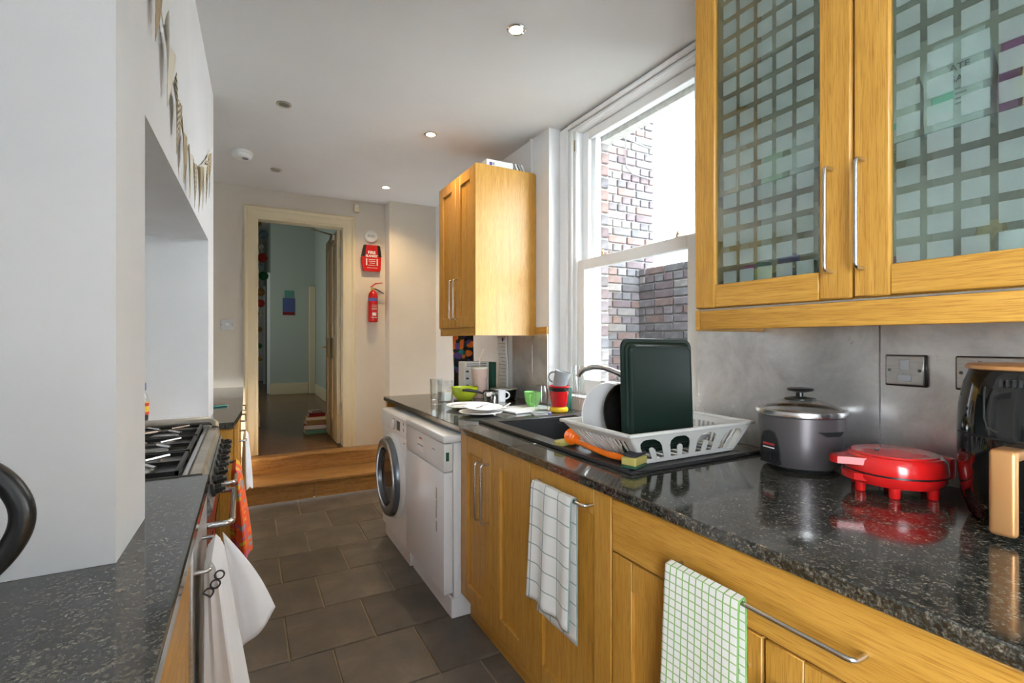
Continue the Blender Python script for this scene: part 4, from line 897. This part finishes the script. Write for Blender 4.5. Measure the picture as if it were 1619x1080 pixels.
def slatted(quad, n):
    b = B(); wallpoly(b, quad, [(0, 0), (1, 0), (1, .10), (0, .10)], .003); wallpoly(b, quad, [(0, .80), (1, .80), (1, 1), (0, 1)], .003); wallpoly(b, quad, [(0, .09), (.10, .09), (.10, .81), (0, .81)], .003); wallpoly(b, quad, [(.90, .09), (1, .09), (1, .81), (.90, .81)], .003)
    part('side_wall', b, 'off_white_plastic', dk)
    for k in range(n):
        s0 = .12+.78*k/n; part('slat', wallpoly(B(), quad, [(s0, .09), (s0+.45*.78/n, .09), (s0+.45*.78/n, .81), (s0, .81)], .003), 'off_white_plastic', dk)
A_, B_, C_, D_ = (QX0, QY0, QZ), (QX1, QY0, QZ), (QX1, QY1, QZ), (QX0, QY1, QZ)
a_, b_, c_, d_ = (RX0, RY0, RZ), (RX1, RY0, RZ), (RX1, RY1, RZ), (RX0, RY1, RZ)
arched((A_, B_, b_, a_), 4, 'front'); arched((C_, D_, d_, c_), 4, 'back'); slatted((D_, A_, a_, d_), 12); slatted((B_, C_, c_, b_), 12)
part('rim', B().box(RX0-.012, RX1+.012, RY0-.012, RY0+.003, RZ-.002, RZ+.009, .004, 2).box(RX0-.012, RX1+.012, RY1-.003, RY1+.012, RZ-.002, RZ+.009, .004, 2).box(RX0-.012, RX0+.003, RY0, RY1, RZ-.002, RZ+.009, .004, 2).box(RX1-.003, RX1+.012, RY0, RY1, RZ-.002, RZ+.009, .004, 2), 'off_white_plastic', dk)
g = B()
for i in range(10): g.box(QX0+.045*i, QX0+.045*i+.012, QY0, QY1, QZ-.0055, QZ-.001)
g.box(QX0, QX1, QY0, QY0+.012, QZ-.005, QZ).box(QX0, QX1, QY1-.012, QY1, QZ-.005, QZ)
part('base_grid', g, 'off_white_plastic', dk)
# ---- what stands in the rack
def rrect(w_, h_, r, n=5):
    p = []
    for cx, cy, a0 in ((w_/2-r, h_/2-r, 0), (-w_/2+r, h_/2-r, PI/2), (-w_/2+r, -h_/2+r, PI), (w_/2-r, -h_/2+r, 1.5*PI)):
        for i in range(n+1): a = a0+PI/2*i/n; p.append((cx+r*math.cos(a), cy+r*math.sin(a)))
    return p
def loops(specs):
    b = B(); n = None
    for (w_, h_, r, d) in specs:
        pts = rrect(w_, h_, r); n = len(pts); b.v += [(x, d, z) for x, z in pts]
    for k in range(len(specs)-1):
        for i in range(n): b.f.append((k*n+i, k*n+(i+1) % n, (k+1)*n+(i+1) % n, (k+1)*n+i))
    b.f.append(tuple(range((len(specs)-1)*n, len(specs)*n)))
    return b
M4 = Matrix.Translation((1.178, 1.172, 1.128)) @ Matrix.Rotation(-.045, 4, 'X') @ Matrix.Rotation(.012, 4, 'Y')
t = thing('baking_tray', 'dark green-black baking tray standing upright in the dish rack', 'baking tray', (1.178, 1.17, .95))
part('pan', loops([(.29, .345, .02, .004), (.306, .358, .03, .004), (.310, .362, .03, .001), (.306, .358, .03, -.003), (.286, .338, .026, -.003), (.282, .334, .025, -.008), (.270, .322, .022, -.010), (.266, .318, .021, -.019), (.258, .310, .02, -.0225), (.256, .308, .02, -.0245), (.252, .304, .02, -.0245), (.250, .302, .02, -.0225)]).xf(M4), 'tray_coat', t, solid=.0012)
rb = B()
for i in range(26): rb.box(-.118, .118, -.0232, -.0222, -.14+.0112*i, -.1355+.0112*i)
part('ribbing', rb.xf(M4), 'tray_coat', t, kind='stuff')
def plate_prof(r, h=.02): return [(0, .004), (r*.55, .004), (r*.66, .007), (r*.98, h), (r, h), (r*.985, h+.003), (r*.66, .011), (r*.55, .008), (0, .008)]
def lathe_at(prof, mtx, seg=40): return B().lathe(0, 0, prof, seg).xf(mtx)
UP = Matrix.Rotation(PI/2, 4, 'X')
single('dinner_plate', lathe_at(plate_prof(.115), Matrix.Translation((1.12, 1.372, 1.038)) @ Matrix.Rotation(-.12, 4, 'X') @ UP), 'china', 'white plate standing on edge in the dish rack', 'plate')
t = thing('frying_pan', 'dark frying pan on edge between the plate and baking tray in the rack', 'pan', (1.15, 1.27, .93))
M4 = Matrix.Translation((1.15, 1.30, 1.04)) @ Matrix.Rotation(-.25, 4, 'X') @ UP
part('pan_body', lathe_at([(0, 0), (.085, 0), (.112, .03), (.116, .031), (.114, .034), (.086, .004), (0, .004)], M4), 'pan_coat', t)
single('white_bowl', lathe_at([(.03, 0), (.06, .02), (.072, .05), (.069, .05), (.057, .022), (0, .006)], Matrix.Translation((1.41, 1.27, .985)) @ Matrix.Rotation(PI-.5, 4, 'X'), 32), 'china', 'upturned white bowl at the wall end of the dish rack', 'bowl')
single('glass_dish', lathe_at([(.035, 0), (.05, .04), (.056, .075), (.053, .075), (.047, .04), (0, .006)], Matrix.Translation((1.44, 1.36, 1.02)) @ Matrix.Rotation(.9, 4, 'Y'), 28), 'clear_glass', 'tilted clear glass at the back of the dish rack', 'glass')
# ---- brush, sponges, things in the basin
t = thing('dish_brush', 'orange scrubbing brush lying on the sink edge', 'brush', (1.03, 1.35, .923))
part('handle', B().tube([(1.045, 1.44, .941), (1.04, 1.38, .939), (1.036, 1.31, .936), (1.034, 1.25, .934), (1.034, 1.20, .936), (1.034, 1.165, .937)], [.010, .009, .010, .011, .0105, .008], 12), 'orange_plastic', t)
hd = B()
for i in range(6): hd.lathe(0, 0, [(.012+.013*math.sin((i+.5)/6*PI), .009*i), (.017+.014*math.sin((i+.5)/6*PI), .009*i+.0045), (.012+.013*math.sin((i+1)/6*PI), .009*i+.009)], 18)
part('head', hd.xf(Matrix.Translation((1.045, 1.435, .952)) @ Matrix.Rotation(-PI/2+.1, 4, 'X')), 'orange_plastic', t)
t = thing('sponge', 'yellow sponge with dark scourer on the near sink corner', 'sponge', (1.035, 1.135, .923), 'washing-up sponges')
M4 = Matrix.Translation((1.035, 1.128, .9232)) @ Matrix.Rotation(.35, 4, 'Z')
part('foam', B().box(-.038, .038, -.024, .024, .0065, .031, .003).xf(M4), 'sponge_yellow', t); part('scourer', B().box(-.038, .038, -.024, .024, 0, .006, .001).xf(M4), 'scour_green', t); part('scourer', B().box(-.033, .04, -.022, .022, .0315, .043, .005, 2).xf(M4), 'scour_dark', t)
single('sponge', B().box(-.05, .05, -.02, .02, 0, .018, .004).xf(Matrix.Translation((1.04, 1.49, .9205)) @ Matrix.Rotation(.2, 4, 'Z')), 'sponge_yellow', 'flat yellow-green sponge behind the orange brush', 'sponge', 'washing-up sponges')
t = thing('washing_bowl', 'steel pan soaking in the sink basin', 'pan', (1.19, 1.74, .741))
part('pan_body', B().lathe(1.17, 1.76, [(.055, .741), (.075, .75), (.085, .83), (.088, .832), (.082, .83), (.072, .754), (0, .747)], 32), 'steel', t)
t = thing('washing_up_brush', 'washing-up brush with a white handle leaning in the basin', 'brush', (1.2, 1.76, .75))
part('handle', B().tube([(1.17, 1.75, .80), (1.24, 1.745, .88), (1.29, 1.745, .94), (1.31, 1.745, .965)], [.005, .007, .009, .006], 10), 'white_plastic', t); part('head', B().lathe(1.165, 1.75, [(.02, .77), (.022, .785), (.018, .80), (0, .802)], 16), 'white_plastic', t)
# ---- far end of the worktop
def hollow(r0, r1, h, th=.003, foot=.006): return [(0, 0), (r0, 0), (r1, h), (r1-th, h), (r0-th, foot), (0, foot)]
def up(prof, x, y, z=ZT, seg=32): return B().lathe(x, y, [(r, z+h) for r, h in prof], seg)
single('drinking_glass', up([(0, 0), (.033, 0), (.034, .02), (.040, .16), (.0375, .16), (.031, .03), (0, .025)], 1.035, 2.88, seg=9), 'clear_glass', 'heavy faceted drinking glass at the far worktop corner', 'glass')
t = thing('candle_glass', 'glass jar candle half full of white wax beside the lime bowl', 'candle', (1.15, 3.03, ZT))
part('jar', up(hollow(.048, .05, .135), 1.15, 3.03), 'clear_glass', t); part('wax', up([(0, .007), (.0445, .007), (.045, .06), (0, .06)], 1.15, 3.03), 'wax', t)
single('lime_bowl', up([(0, 0), (.045, 0), (.05, .006), (.075, .035), (.09, .088), (.087, .088), (.07, .035), (0, .01)], 1.28, 3.01), 'lime', 'lime green bowl at the far end of the worktop', 'bowl')
single('dinner_plate', up(plate_prof(.14, .018), 1.155, 2.64), 'china', 'large white plate with a fork on it', 'plate')
single('dinner_plate', up(plate_prof(.118, .018), 1.10, 2.37), 'china', 'lower white plate of the pair next to the sink', 'plate')
single('side_plate', B().lathe(0, 0, plate_prof(.105, .02), 40).xf(Matrix.Translation((1.125, 2.39, ZT+.019)) @ Matrix.Rotation(.05, 4, 'X')), 'china', 'smaller white plate stacked on the plate next to the sink', 'plate')
def fork(M4, label):
    t = thing('fork', label, 'fork', tuple(M4.to_translation()), 'cutlery left on the plates')
    part('handle', B().tube([(0, -.10, .003), (0, -.03, .006), (0, .03, .004)], [.006, .004, .003], 8, flat=.4).xf(M4), 'steel', t)
    part('head', B().prism([(-.003, .03), (-.011, .045), (-.011, .055), (.011, .055), (.011, .045), (.003, .03)], 'z', .002, .005).xf(M4), 'steel', t)
    for i in range(4): part('tine', B().tube([(-.009+.006*i, .054, .004), (-.009+.006*i, .075, .006), (-.009+.006*i, .09, .012)], .0014, 6).xf(M4), 'steel', t)
fork(Matrix.Translation((1.12, 2.62, ZT+.021)) @ Matrix.Rotation(-1.3, 4, 'Z') @ Matrix.Rotation(-.06, 4, 'X'), 'steel fork lying on the large white plate')
single('table_knife', B().tube([(1.05, 2.31, .957), (1.10, 2.37, .953), (1.13, 2.41, .952)], [.006, .006, .004], 8, flat=.5).prism([(1.128, 2.405), (1.134, 2.413), (1.21, 2.47), (1.205, 2.475), (1.125, 2.415)], 'z', .951, .953), 'steel', 'table knife lying across the stacked plates', 'knife', 'cutlery left on the plates')
single('spoon', B().tube([(1.20, 2.30, .952), (1.27, 2.40, .945), (1.33, 2.47, .947)], [.004, .004, .005], 8, flat=.5).lathe(1.195, 2.285, [(0, .944), (.014, .947), (.018, .953), (.013, .950), (0, .947)], 14), 'white_plastic', 'white ladle spoon resting on the plate next to the sink', 'spoon', 'cutlery left on the plates')
t = thing('milk_pan', 'small steel milk pan with a black handle', 'saucepan', (1.365, 2.79, ZT))
part('pan_body', up([(0, 0), (.047, 0), (.05, .004), (.05, .075), (.053, .077), (.048, .077), (.047, .006), (0, .006)], 1.365, 2.79), 'chrome', t)
part('handle', B().tube([(1.318, 2.81, .972), (1.28, 2.825, .985), (1.235, 2.845, .993), (1.20, 2.86, .994)], [.006, .009, .011, .008], 10), 'black_plastic', t, 'black handle')
def mug(name, x, y, z, r0, r1, h, mat, label, ha, cat='mug', extra=None):
    t = thing(name, label, cat, (x, y, z)); part('cup', up(extra or hollow(r0, r1, h, .004, .008), x, y, z), mat, t)
    c_, s_ = math.cos(ha), math.sin(ha); pts = []
    for i in range(9):
        a = -PI/2+PI*i/8; q = r1*.93+.026*math.cos(a); pts.append((x+c_*q, y+s_*q, z+h*.52+h*.30*math.sin(a)))
    part('handle', B().tube(pts, .005, 8), mat, t); return t
mug('mug', 1.455, 2.84, ZT, .036, .038, .075, 'china', 'white mug behind the milk pan', -.4)
single('chopping_board', B().box(-.15, .15, -.11, .11, 0, .012, .004, 2).xf(Matrix.Translation((1.40, 2.42, ZT)) @ Matrix.Rotation(.15, 4, 'Z')), 'white_plastic', 'white chopping board under the green cup', 'board')
mug('mug', 1.47, 2.45, ZT+.0125, .03, .05, .085, 'cup_green', 'green cup standing on the chopping board', math.radians(225), 'cup', [(0, 0), (.028, 0), (.03, .005), (.042, .025), (.049, .055), (.052, .085), (.049, .085), (.045, .055), (.038, .028), (0, .01)])
single('glass_jar', up([(.036, 0), (.037, .01), (.037, .10), (.030, .125), (.030, .14), (0, .142), (0, .138), (.027, .136), (.0345, .10), (.034, .0)], 1.42, 2.275, ZT+.0125), 'clear_glass', 'clear glass jar upside down beside the red mug', 'jar')
t = thing('clip_lid', 'clear clip-top lid lying at the back sink edge', 'lid', (1.37, 2.165, ZT))
part('disc', up([(0, 0), (.05, 0), (.053, .006), (.053, .014), (.048, .012), (0, .008)], 1.375, 2.205, ZT+.0005), 'white_plastic', t); part('seal', up([(.044, .0145), (.046, .017), (.040, .017), (.040, .0125)], 1.375, 2.205), 'china_grey', t); part('clip', B().box(1.385, 1.405, 2.145, 2.153, ZT, .930, .002), 'ink_blue', t)
t = thing('mug', 'tall red mug with black band and yellow foot', 'mug', (1.525, 2.26, ZT))
part('cup', up([(0, .03), (.040, .03), (.045, .05), (.057, .138), (.059, .146), (.055, .146), (.05, .12), (.036, .045), (0, .04)], 1.525, 2.26), 'mug_red', t)
part('band', up([(.0552, .116), (.0572, .117), (.0590, .136), (.0570, .137)], 1.525, 2.26), 'mug_black', t)
part('foot', up([(0, 0), (.040, 0), (.050, .005), (.052, .015), (.047, .026), (.038, .0295), (0, .0295)], 1.525, 2.26), 'mug_yellow', t)
t = thing('mug', 'grey mug tipped into the top of the red mug', 'mug', (1.525, 2.26, 1.05))
M4 = Matrix.Translation((1.527, 2.26, 1.048)) @ Matrix.Rotation(.18, 4, 'Y') @ Matrix.Rotation(.16, 4, 'X')
part('cup', B().lathe(0, 0, hollow(.037, .045, .088, .0035, .006), 32).xf(M4), 'china_grey', t)
part('handle', B().tube([(-.043*.7-.03*.7*math.cos(a)*1.0, .043*.7+.03*.7*math.cos(a), .046+.028*math.sin(a)) for a in [(-PI/2+PI*i/8) for i in range(9)]], .0048, 8).xf(M4), 'china_grey', t)
single('tall_glass', up([(0, 0), (.024, 0), (.026, .01), (.024, .13), (.034, .255), (.032, .255), (.021, .13), (0, .012)], 1.60, 2.17), 'clear_glass', 'tall clear vase glass in the window corner', 'glass')
t = thing('soap_bottle', 'clear washing-up liquid bottle with violet label behind the tap', 'bottle', (1.615, 1.98, ZT))
part('bottle_body', up([(0, 0), (.033, 0), (.035, .01), (.035, .12), (.015, .155), (.014, .17), (0, .17)], 1.62, 1.99), 'white_plastic', t); part('wrapper', up([(.0353, .03), (.0357, .031), (.0357, .10), (.0353, .101)], 1.62, 1.99), 'bottle_cap', t)
part('cap', up([(.0165, .165), (.0165, .19), (0, .192)], 1.62, 1.99), 'white_plastic', t)
single('wooden_board', B().box(-.008, .008, -.075, .075, 0, .165, .003).xf(Matrix.Translation((1.622, 1.875, ZT+.001)) @ Matrix.Rotation(.16, 4, 'Y')), 'mug_yellow', 'small orange-yellow board leaning behind the tap', 'board')
single('green_tub', up(hollow(.036, .042, .12), 1.615, 2.335), 'dark_green', 'dark green tub in the corner behind the red mug', 'tub')
t = thing('straw_tumbler', 'pale pink insulated tumbler with a straw', 'tumbler', (1.43, 3.10, ZT))
part('cup', up([(0, 0), (.042, 0), (.045, .01), (.052, .13), (.055, .135), (.058, .20), (0, .2)], 1.43, 3.10), 'pink_plastic', t); part('ring', up([(.0535, .140), (.0562, .141), (.0565, .146), (.054, .147)], 1.43, 3.10), 'pink_plastic', t)
part('lid', up([(.058, .2005), (.058, .212), (.053, .216), (0, .217)], 1.43, 3.10), 'wax', t); part('straw', B().tube([(1.43, 3.10, 1.12), (1.432, 3.10, 1.19), (1.455, 3.09, 1.245)], .004, 8), 'straw', t)
t = thing('paper_carrier', 'white printed carton with black lettering behind the straw tumbler', 'carton', (1.45, 3.3, ZT))
part('carton', B().box(1.37, 1.56, 3.22, 3.34, ZT, 1.155, .004), 'paper', t)
for i, z in enumerate((1.145, 1.13, .93)): part('print_line', B().box(1.385, 1.54, 3.2185, 3.2199, z-.008, z-.003), 'ink', t)
for i, z in enumerate((1.08, 1.03, .98)): part('print_line', B().box(1.38, 1.40, 3.2185, 3.2199, z, z+.012), 'ink', t)
single('green_box', B().box(1.58, 1.61, 3.2, 3.30, ZT, 1.15, .003), 'dark_green', 'dark green box behind the tumbler', 'box')
t = thing('mixing_pan', 'dark rimmed steel pan in the corner under the paper list', 'pan', (1.54, 2.95, ZT))
part('pan_body', up([(0, 0), (.072, 0), (.082, .01), (.088, .065), (.092, .066), (.086, .066), (.078, .012), (0, .008)], 1.54, 2.95), 'pan_coat', t); part('rim', up([(.0885, .0665), (.093, .067), (.093, .071), (.087, .071)], 1.54, 2.95), 'dull_steel', t)
t = thing('wall_list', 'long printed paper list hung on the wall under the cabinet', 'paper', (1.65, 3.2, .95))
part('sheet', B().sheet(6, 14, lambda u, v: (1.652+.006*math.sin(v*5)+.003*u, 3.105+.165*u, .955+.38*v)), 'paper', t, solid=.0006)
part('stamp', B().lathe(3.165, 1.315, [(.014, 1.6435), (.014, 1.6425), (0, 1.6425)], 20, 'x'), 'ink_blue', t)
for i in range(12):
    z = 1.285-.026*i; part('print_line', B().box(1.6445, 1.6455, 3.125, 3.235-.03*(i % 3), z, z+.003), 'china_grey', t)
# dark patterned cloth hanging from a hook
t = thing('hanging_cloth', 'black cloth with orange and teal pattern hanging below the wall cabinet', 'cloth', (1.42, 3.42, .955))
part('cloth', B().sheet(14, 24, lambda u, v: (1.362+.15*u+.012*math.sin(v*4)*(1-v), 3.41+.02*math.sin(u*9+v*2), .955+.42*v)), 'cloth_dark', t, solid=.006)
part('hook', B().tube([(1.43, 3.395, 1.40), (1.43, 3.42, 1.395), (1.43, 3.425, 1.37)], .004, 8), 'brass', t)
# ---- towels on the right handles
cloth('tea_towel', drape(1.178, 1.405, .828, .452, .40, .85, .0115, -1, .007, 4.2, .012, .3), 'towel_check_grey', 'white towel with thin grey checks on the oak door handle', nu=36, nv=50, group='towels on handles')
cloth('tea_towel', drape(.622, .812, .79, .34, .40, .85, .0115, -1, .004, 2.2, .016, .8), 'towel_check_green', 'white towel with green grid on the long drawer handle', nu=36, nv=50, group='towels on handles')
# ================================================================== INSIDE THE GLASS CABINET
M('bag_white', (.78, .79, .80), .6, bmp=.5, bs=25); M('bag_peach', (.72, .45, .30), .5); M('bag_purple', (.25, .02, .18), .35); M('bag_yellow', (.80, .52, .06), .45, bmp=.4, bs=20)
M('spice', (.40, .22, .07), .7, col2=(.65, .45, .2), ns=120); M('herb', (.16, .20, .06), .8, col2=(.32, .34, .16), ns=120); M('tin_yellow', (.85, .70, .01), .35); M('lid_green', (.10, .62, .30), .35); M('bag_pale_green', (.45, .62, .45), .5); M('pink', (.65, .05, .25), .4); M('pasta', (.70, .52, .22), .6, col2=(.5, .33, .1), ns=60)
S0, S1, S2 = 1.4235, 1.7705, 2.1425
def jar(x, y, z, r, h, fill, lid, label, cat='jar', grp='jars on the lower cabinet shelf'):
    t = thing('storage_jar', label, cat, (x, y, z), grp)
    part('glass', up([(0, 0), (r, 0), (r, h*.8), (r*.85, h*.86), (r*.82, h*.86)], x, y, z, 20), 'jar_glass', t); part('contents', up([(0, .003), (r*.93, .003), (r*.93, h*.62), (0, h*.62)], x, y, z, 20), fill, t)
    part('lid', up([(r*.9, h*.85), (r*.92, h*.86), (r*.92, h), (r*.88, h+.002), (0, h+.002)], x, y, z, 20), lid, t)
jar(1.40, 1.088, S0, .026, .072, 'herb', 'steel', 'small herb jar with steel lid at the far end of the cabinet shelf')
jar(1.40, 1.012, S0, .030, .095, 'spice', 'black_plastic', 'spice jar with a dark lid left of the yellow tin')
t = thing('seasoning_tin', 'yellow seasoning tin with dark lettering on the lower cabinet shelf', 'tin', (1.40, .955, S0))
part('can', up([(0, 0), (.025, 0), (.025, .10), (0, .10)], 1.40, .955, S0, 24), 'tin_yellow', t); part('lid', up([(.022, .1003), (.022, .118), (0, .12)], 1.40, .955, S0, 24), 'dark_green', t)
text('Aromat', .017, 'ink', t, face_x(1.3742, .955, S0+.066), bold=.0004)
jar(1.41, .905, S0, .024, .098, 'herb', 'brass', 'slim jar with a gold lid right of the yellow tin')
jar(1.42, .838, S0, .036, .105, 'spice', 'steel', 'wide jar with a steel lid in the middle of the lower shelf')
t = thing('food_tub', 'clear tub with a green lid on the lower cabinet shelf', 'tub', (1.43, .755, S0)); part('tub', up([(0, 0), (.036, 0), (.042, .12)], 1.43, .755, S0), 'jar_glass', t); part('contents', up([(0, .003), (.034, .003), (.038, .075), (0, .075)], 1.43, .755, S0), 'wax', t); part('lid', up([(.044, .121), (.044, .136), (0, .137)], 1.43, .755, S0), 'lid_green', t)
jar(1.50, 1.06, S0, .03, .13, 'spice', 'pink', 'tall jar with a pink lid at the back of the lower shelf'); jar(1.52, .95, S0, .034, .15, 'pasta', 'ink_blue', 'tall jar of beige grains at the back of the lower shelf')
def bag(x, y, z, w_, d_, h_, mat, label, rot=0, pinch=.55, cat='packet', name='food_packet', grp='packets on the upper cabinet shelf'):
    t = thing(name, label, cat, (x, y, z), grp)
    bm = bmesh.new(); bmesh.ops.create_cube(bm, size=1); bmesh.ops.subdivide_edges(bm, edges=bm.edges[:], cuts=4, use_grid_fill=True)
    rr = random.Random(int(y*1000))
    for q in bm.verts:
        k = q.co.z+.5; s_ = 1 if k < .72 else 1-(k-.72)/.28*(1-pinch)
        ed = max(abs(q.co.x), abs(q.co.y)) > .49
        q.co = Vector((q.co.x*d_*(1 if k < .72 else 1-(k-.72)/.28*.85)+rr.uniform(-.002, .002), q.co.y*w_*(1 if k < .72 else 1-(k-.72)/.28*.15)+rr.uniform(-.002, .002), k*h_+(rr.uniform(-.003, .003) if 0 < k < 1 else 0)))
    b = B(); b.frombm(bm); b.xf(Matrix.Translation((x, y, z)) @ Matrix.Rotation(rot, 4, 'Z')); part('bag', b, mat, t); return t
t = bag(1.410, .487, S1, .105, .07, .215, 'bag_white', 'white paper bag of sugar on the upper cabinet shelf')
text('ATE', .020, 'ink', t, face_x(1.3715, .474, S1+.132), bold=.0003); text('SUGAR', .020, 'ink', t, face_x(1.3715, .487, S1+.106), bold=.0003)
for i in range(4): part('print_line', B().box(1.3715, 1.3725, .462, .482, S1+.05+.011*i, S1+.054+.011*i), 'china_grey', t)
part('print_block', B().box(1.3715, 1.3725, .485, .525, S1+.045, S1+.085), 'teal_glaze', t)
t = bag(1.41, .592, S1, .065, .06, .165, 'paper', 'white carton with a small green mark on the upper cabinet shelf', pinch=.8); part('print_mark', B().box(1.3765, 1.3775, .575, .605, S1+.04, S1+.055), 'teal_glaze', t)
bag(1.42, .40, S1, .035, .05, .19, 'bag_purple', 'narrow purple packet right of the sugar bag', pinch=.3)
bag(1.40, .33, S1, .085, .07, .13, 'bag_yellow', 'plump yellow packet at the right end of the upper shelf', pinch=.9)
bag(1.40, 1.055, S1, .07, .06, .17, 'bag_peach', 'peach coloured packet at the far end of the upper shelf'); bag(1.47, .955, S1, .065, .06, .14, 'bag_pale_green', 'pale green packet in the far cabinet bay'); bag(1.47, .86, S1, .07, .06, .16, 'bag_white', 'white packet behind the far glass door'); bag(1.45, .76, S1, .05, .05, .15, 'red_enamel', 'red packet beside the cabinet handle')
t = thing('food_tub', 'white tub with purple band on the near lower cabinet shelf', 'tub', (1.41, .385, S0)); part('tub', up([(0, 0), (.038, 0), (.040, .06)], 1.41, .385, S0), 'white_plastic', t); part('band', up([(.0395, .03), (.0405, .031), (.0405, .052), (.04, .053)], 1.41, .385, S0), 'pink', t); part('lid', up([(.042, .0605), (.042, .1), (.039, .105), (0, .106)], 1.41, .385, S0), 'white_plastic', t)
bag(1.44, .50, S0, .12, .07, .075, 'red_enamel', 'red crinkled packet lying low behind the near glass door', pinch=.95, grp='packets on the lower cabinet shelf'); bag(1.53, .47, S0, .05, .05, .16, 'pasta', 'tall packet of pasta behind the near glass door', pinch=.8, grp='packets on the lower cabinet shelf')
bag(1.40, .596, S0, .03, .04, .085, 'pink', 'small pink carton by the near door stile', pinch=.98, grp='packets on the lower cabinet shelf'); bag(1.55, .36, S0, .07, .06, .13, 'spice', 'brown bag at the back of the near lower shelf', grp='packets on the lower cabinet shelf')
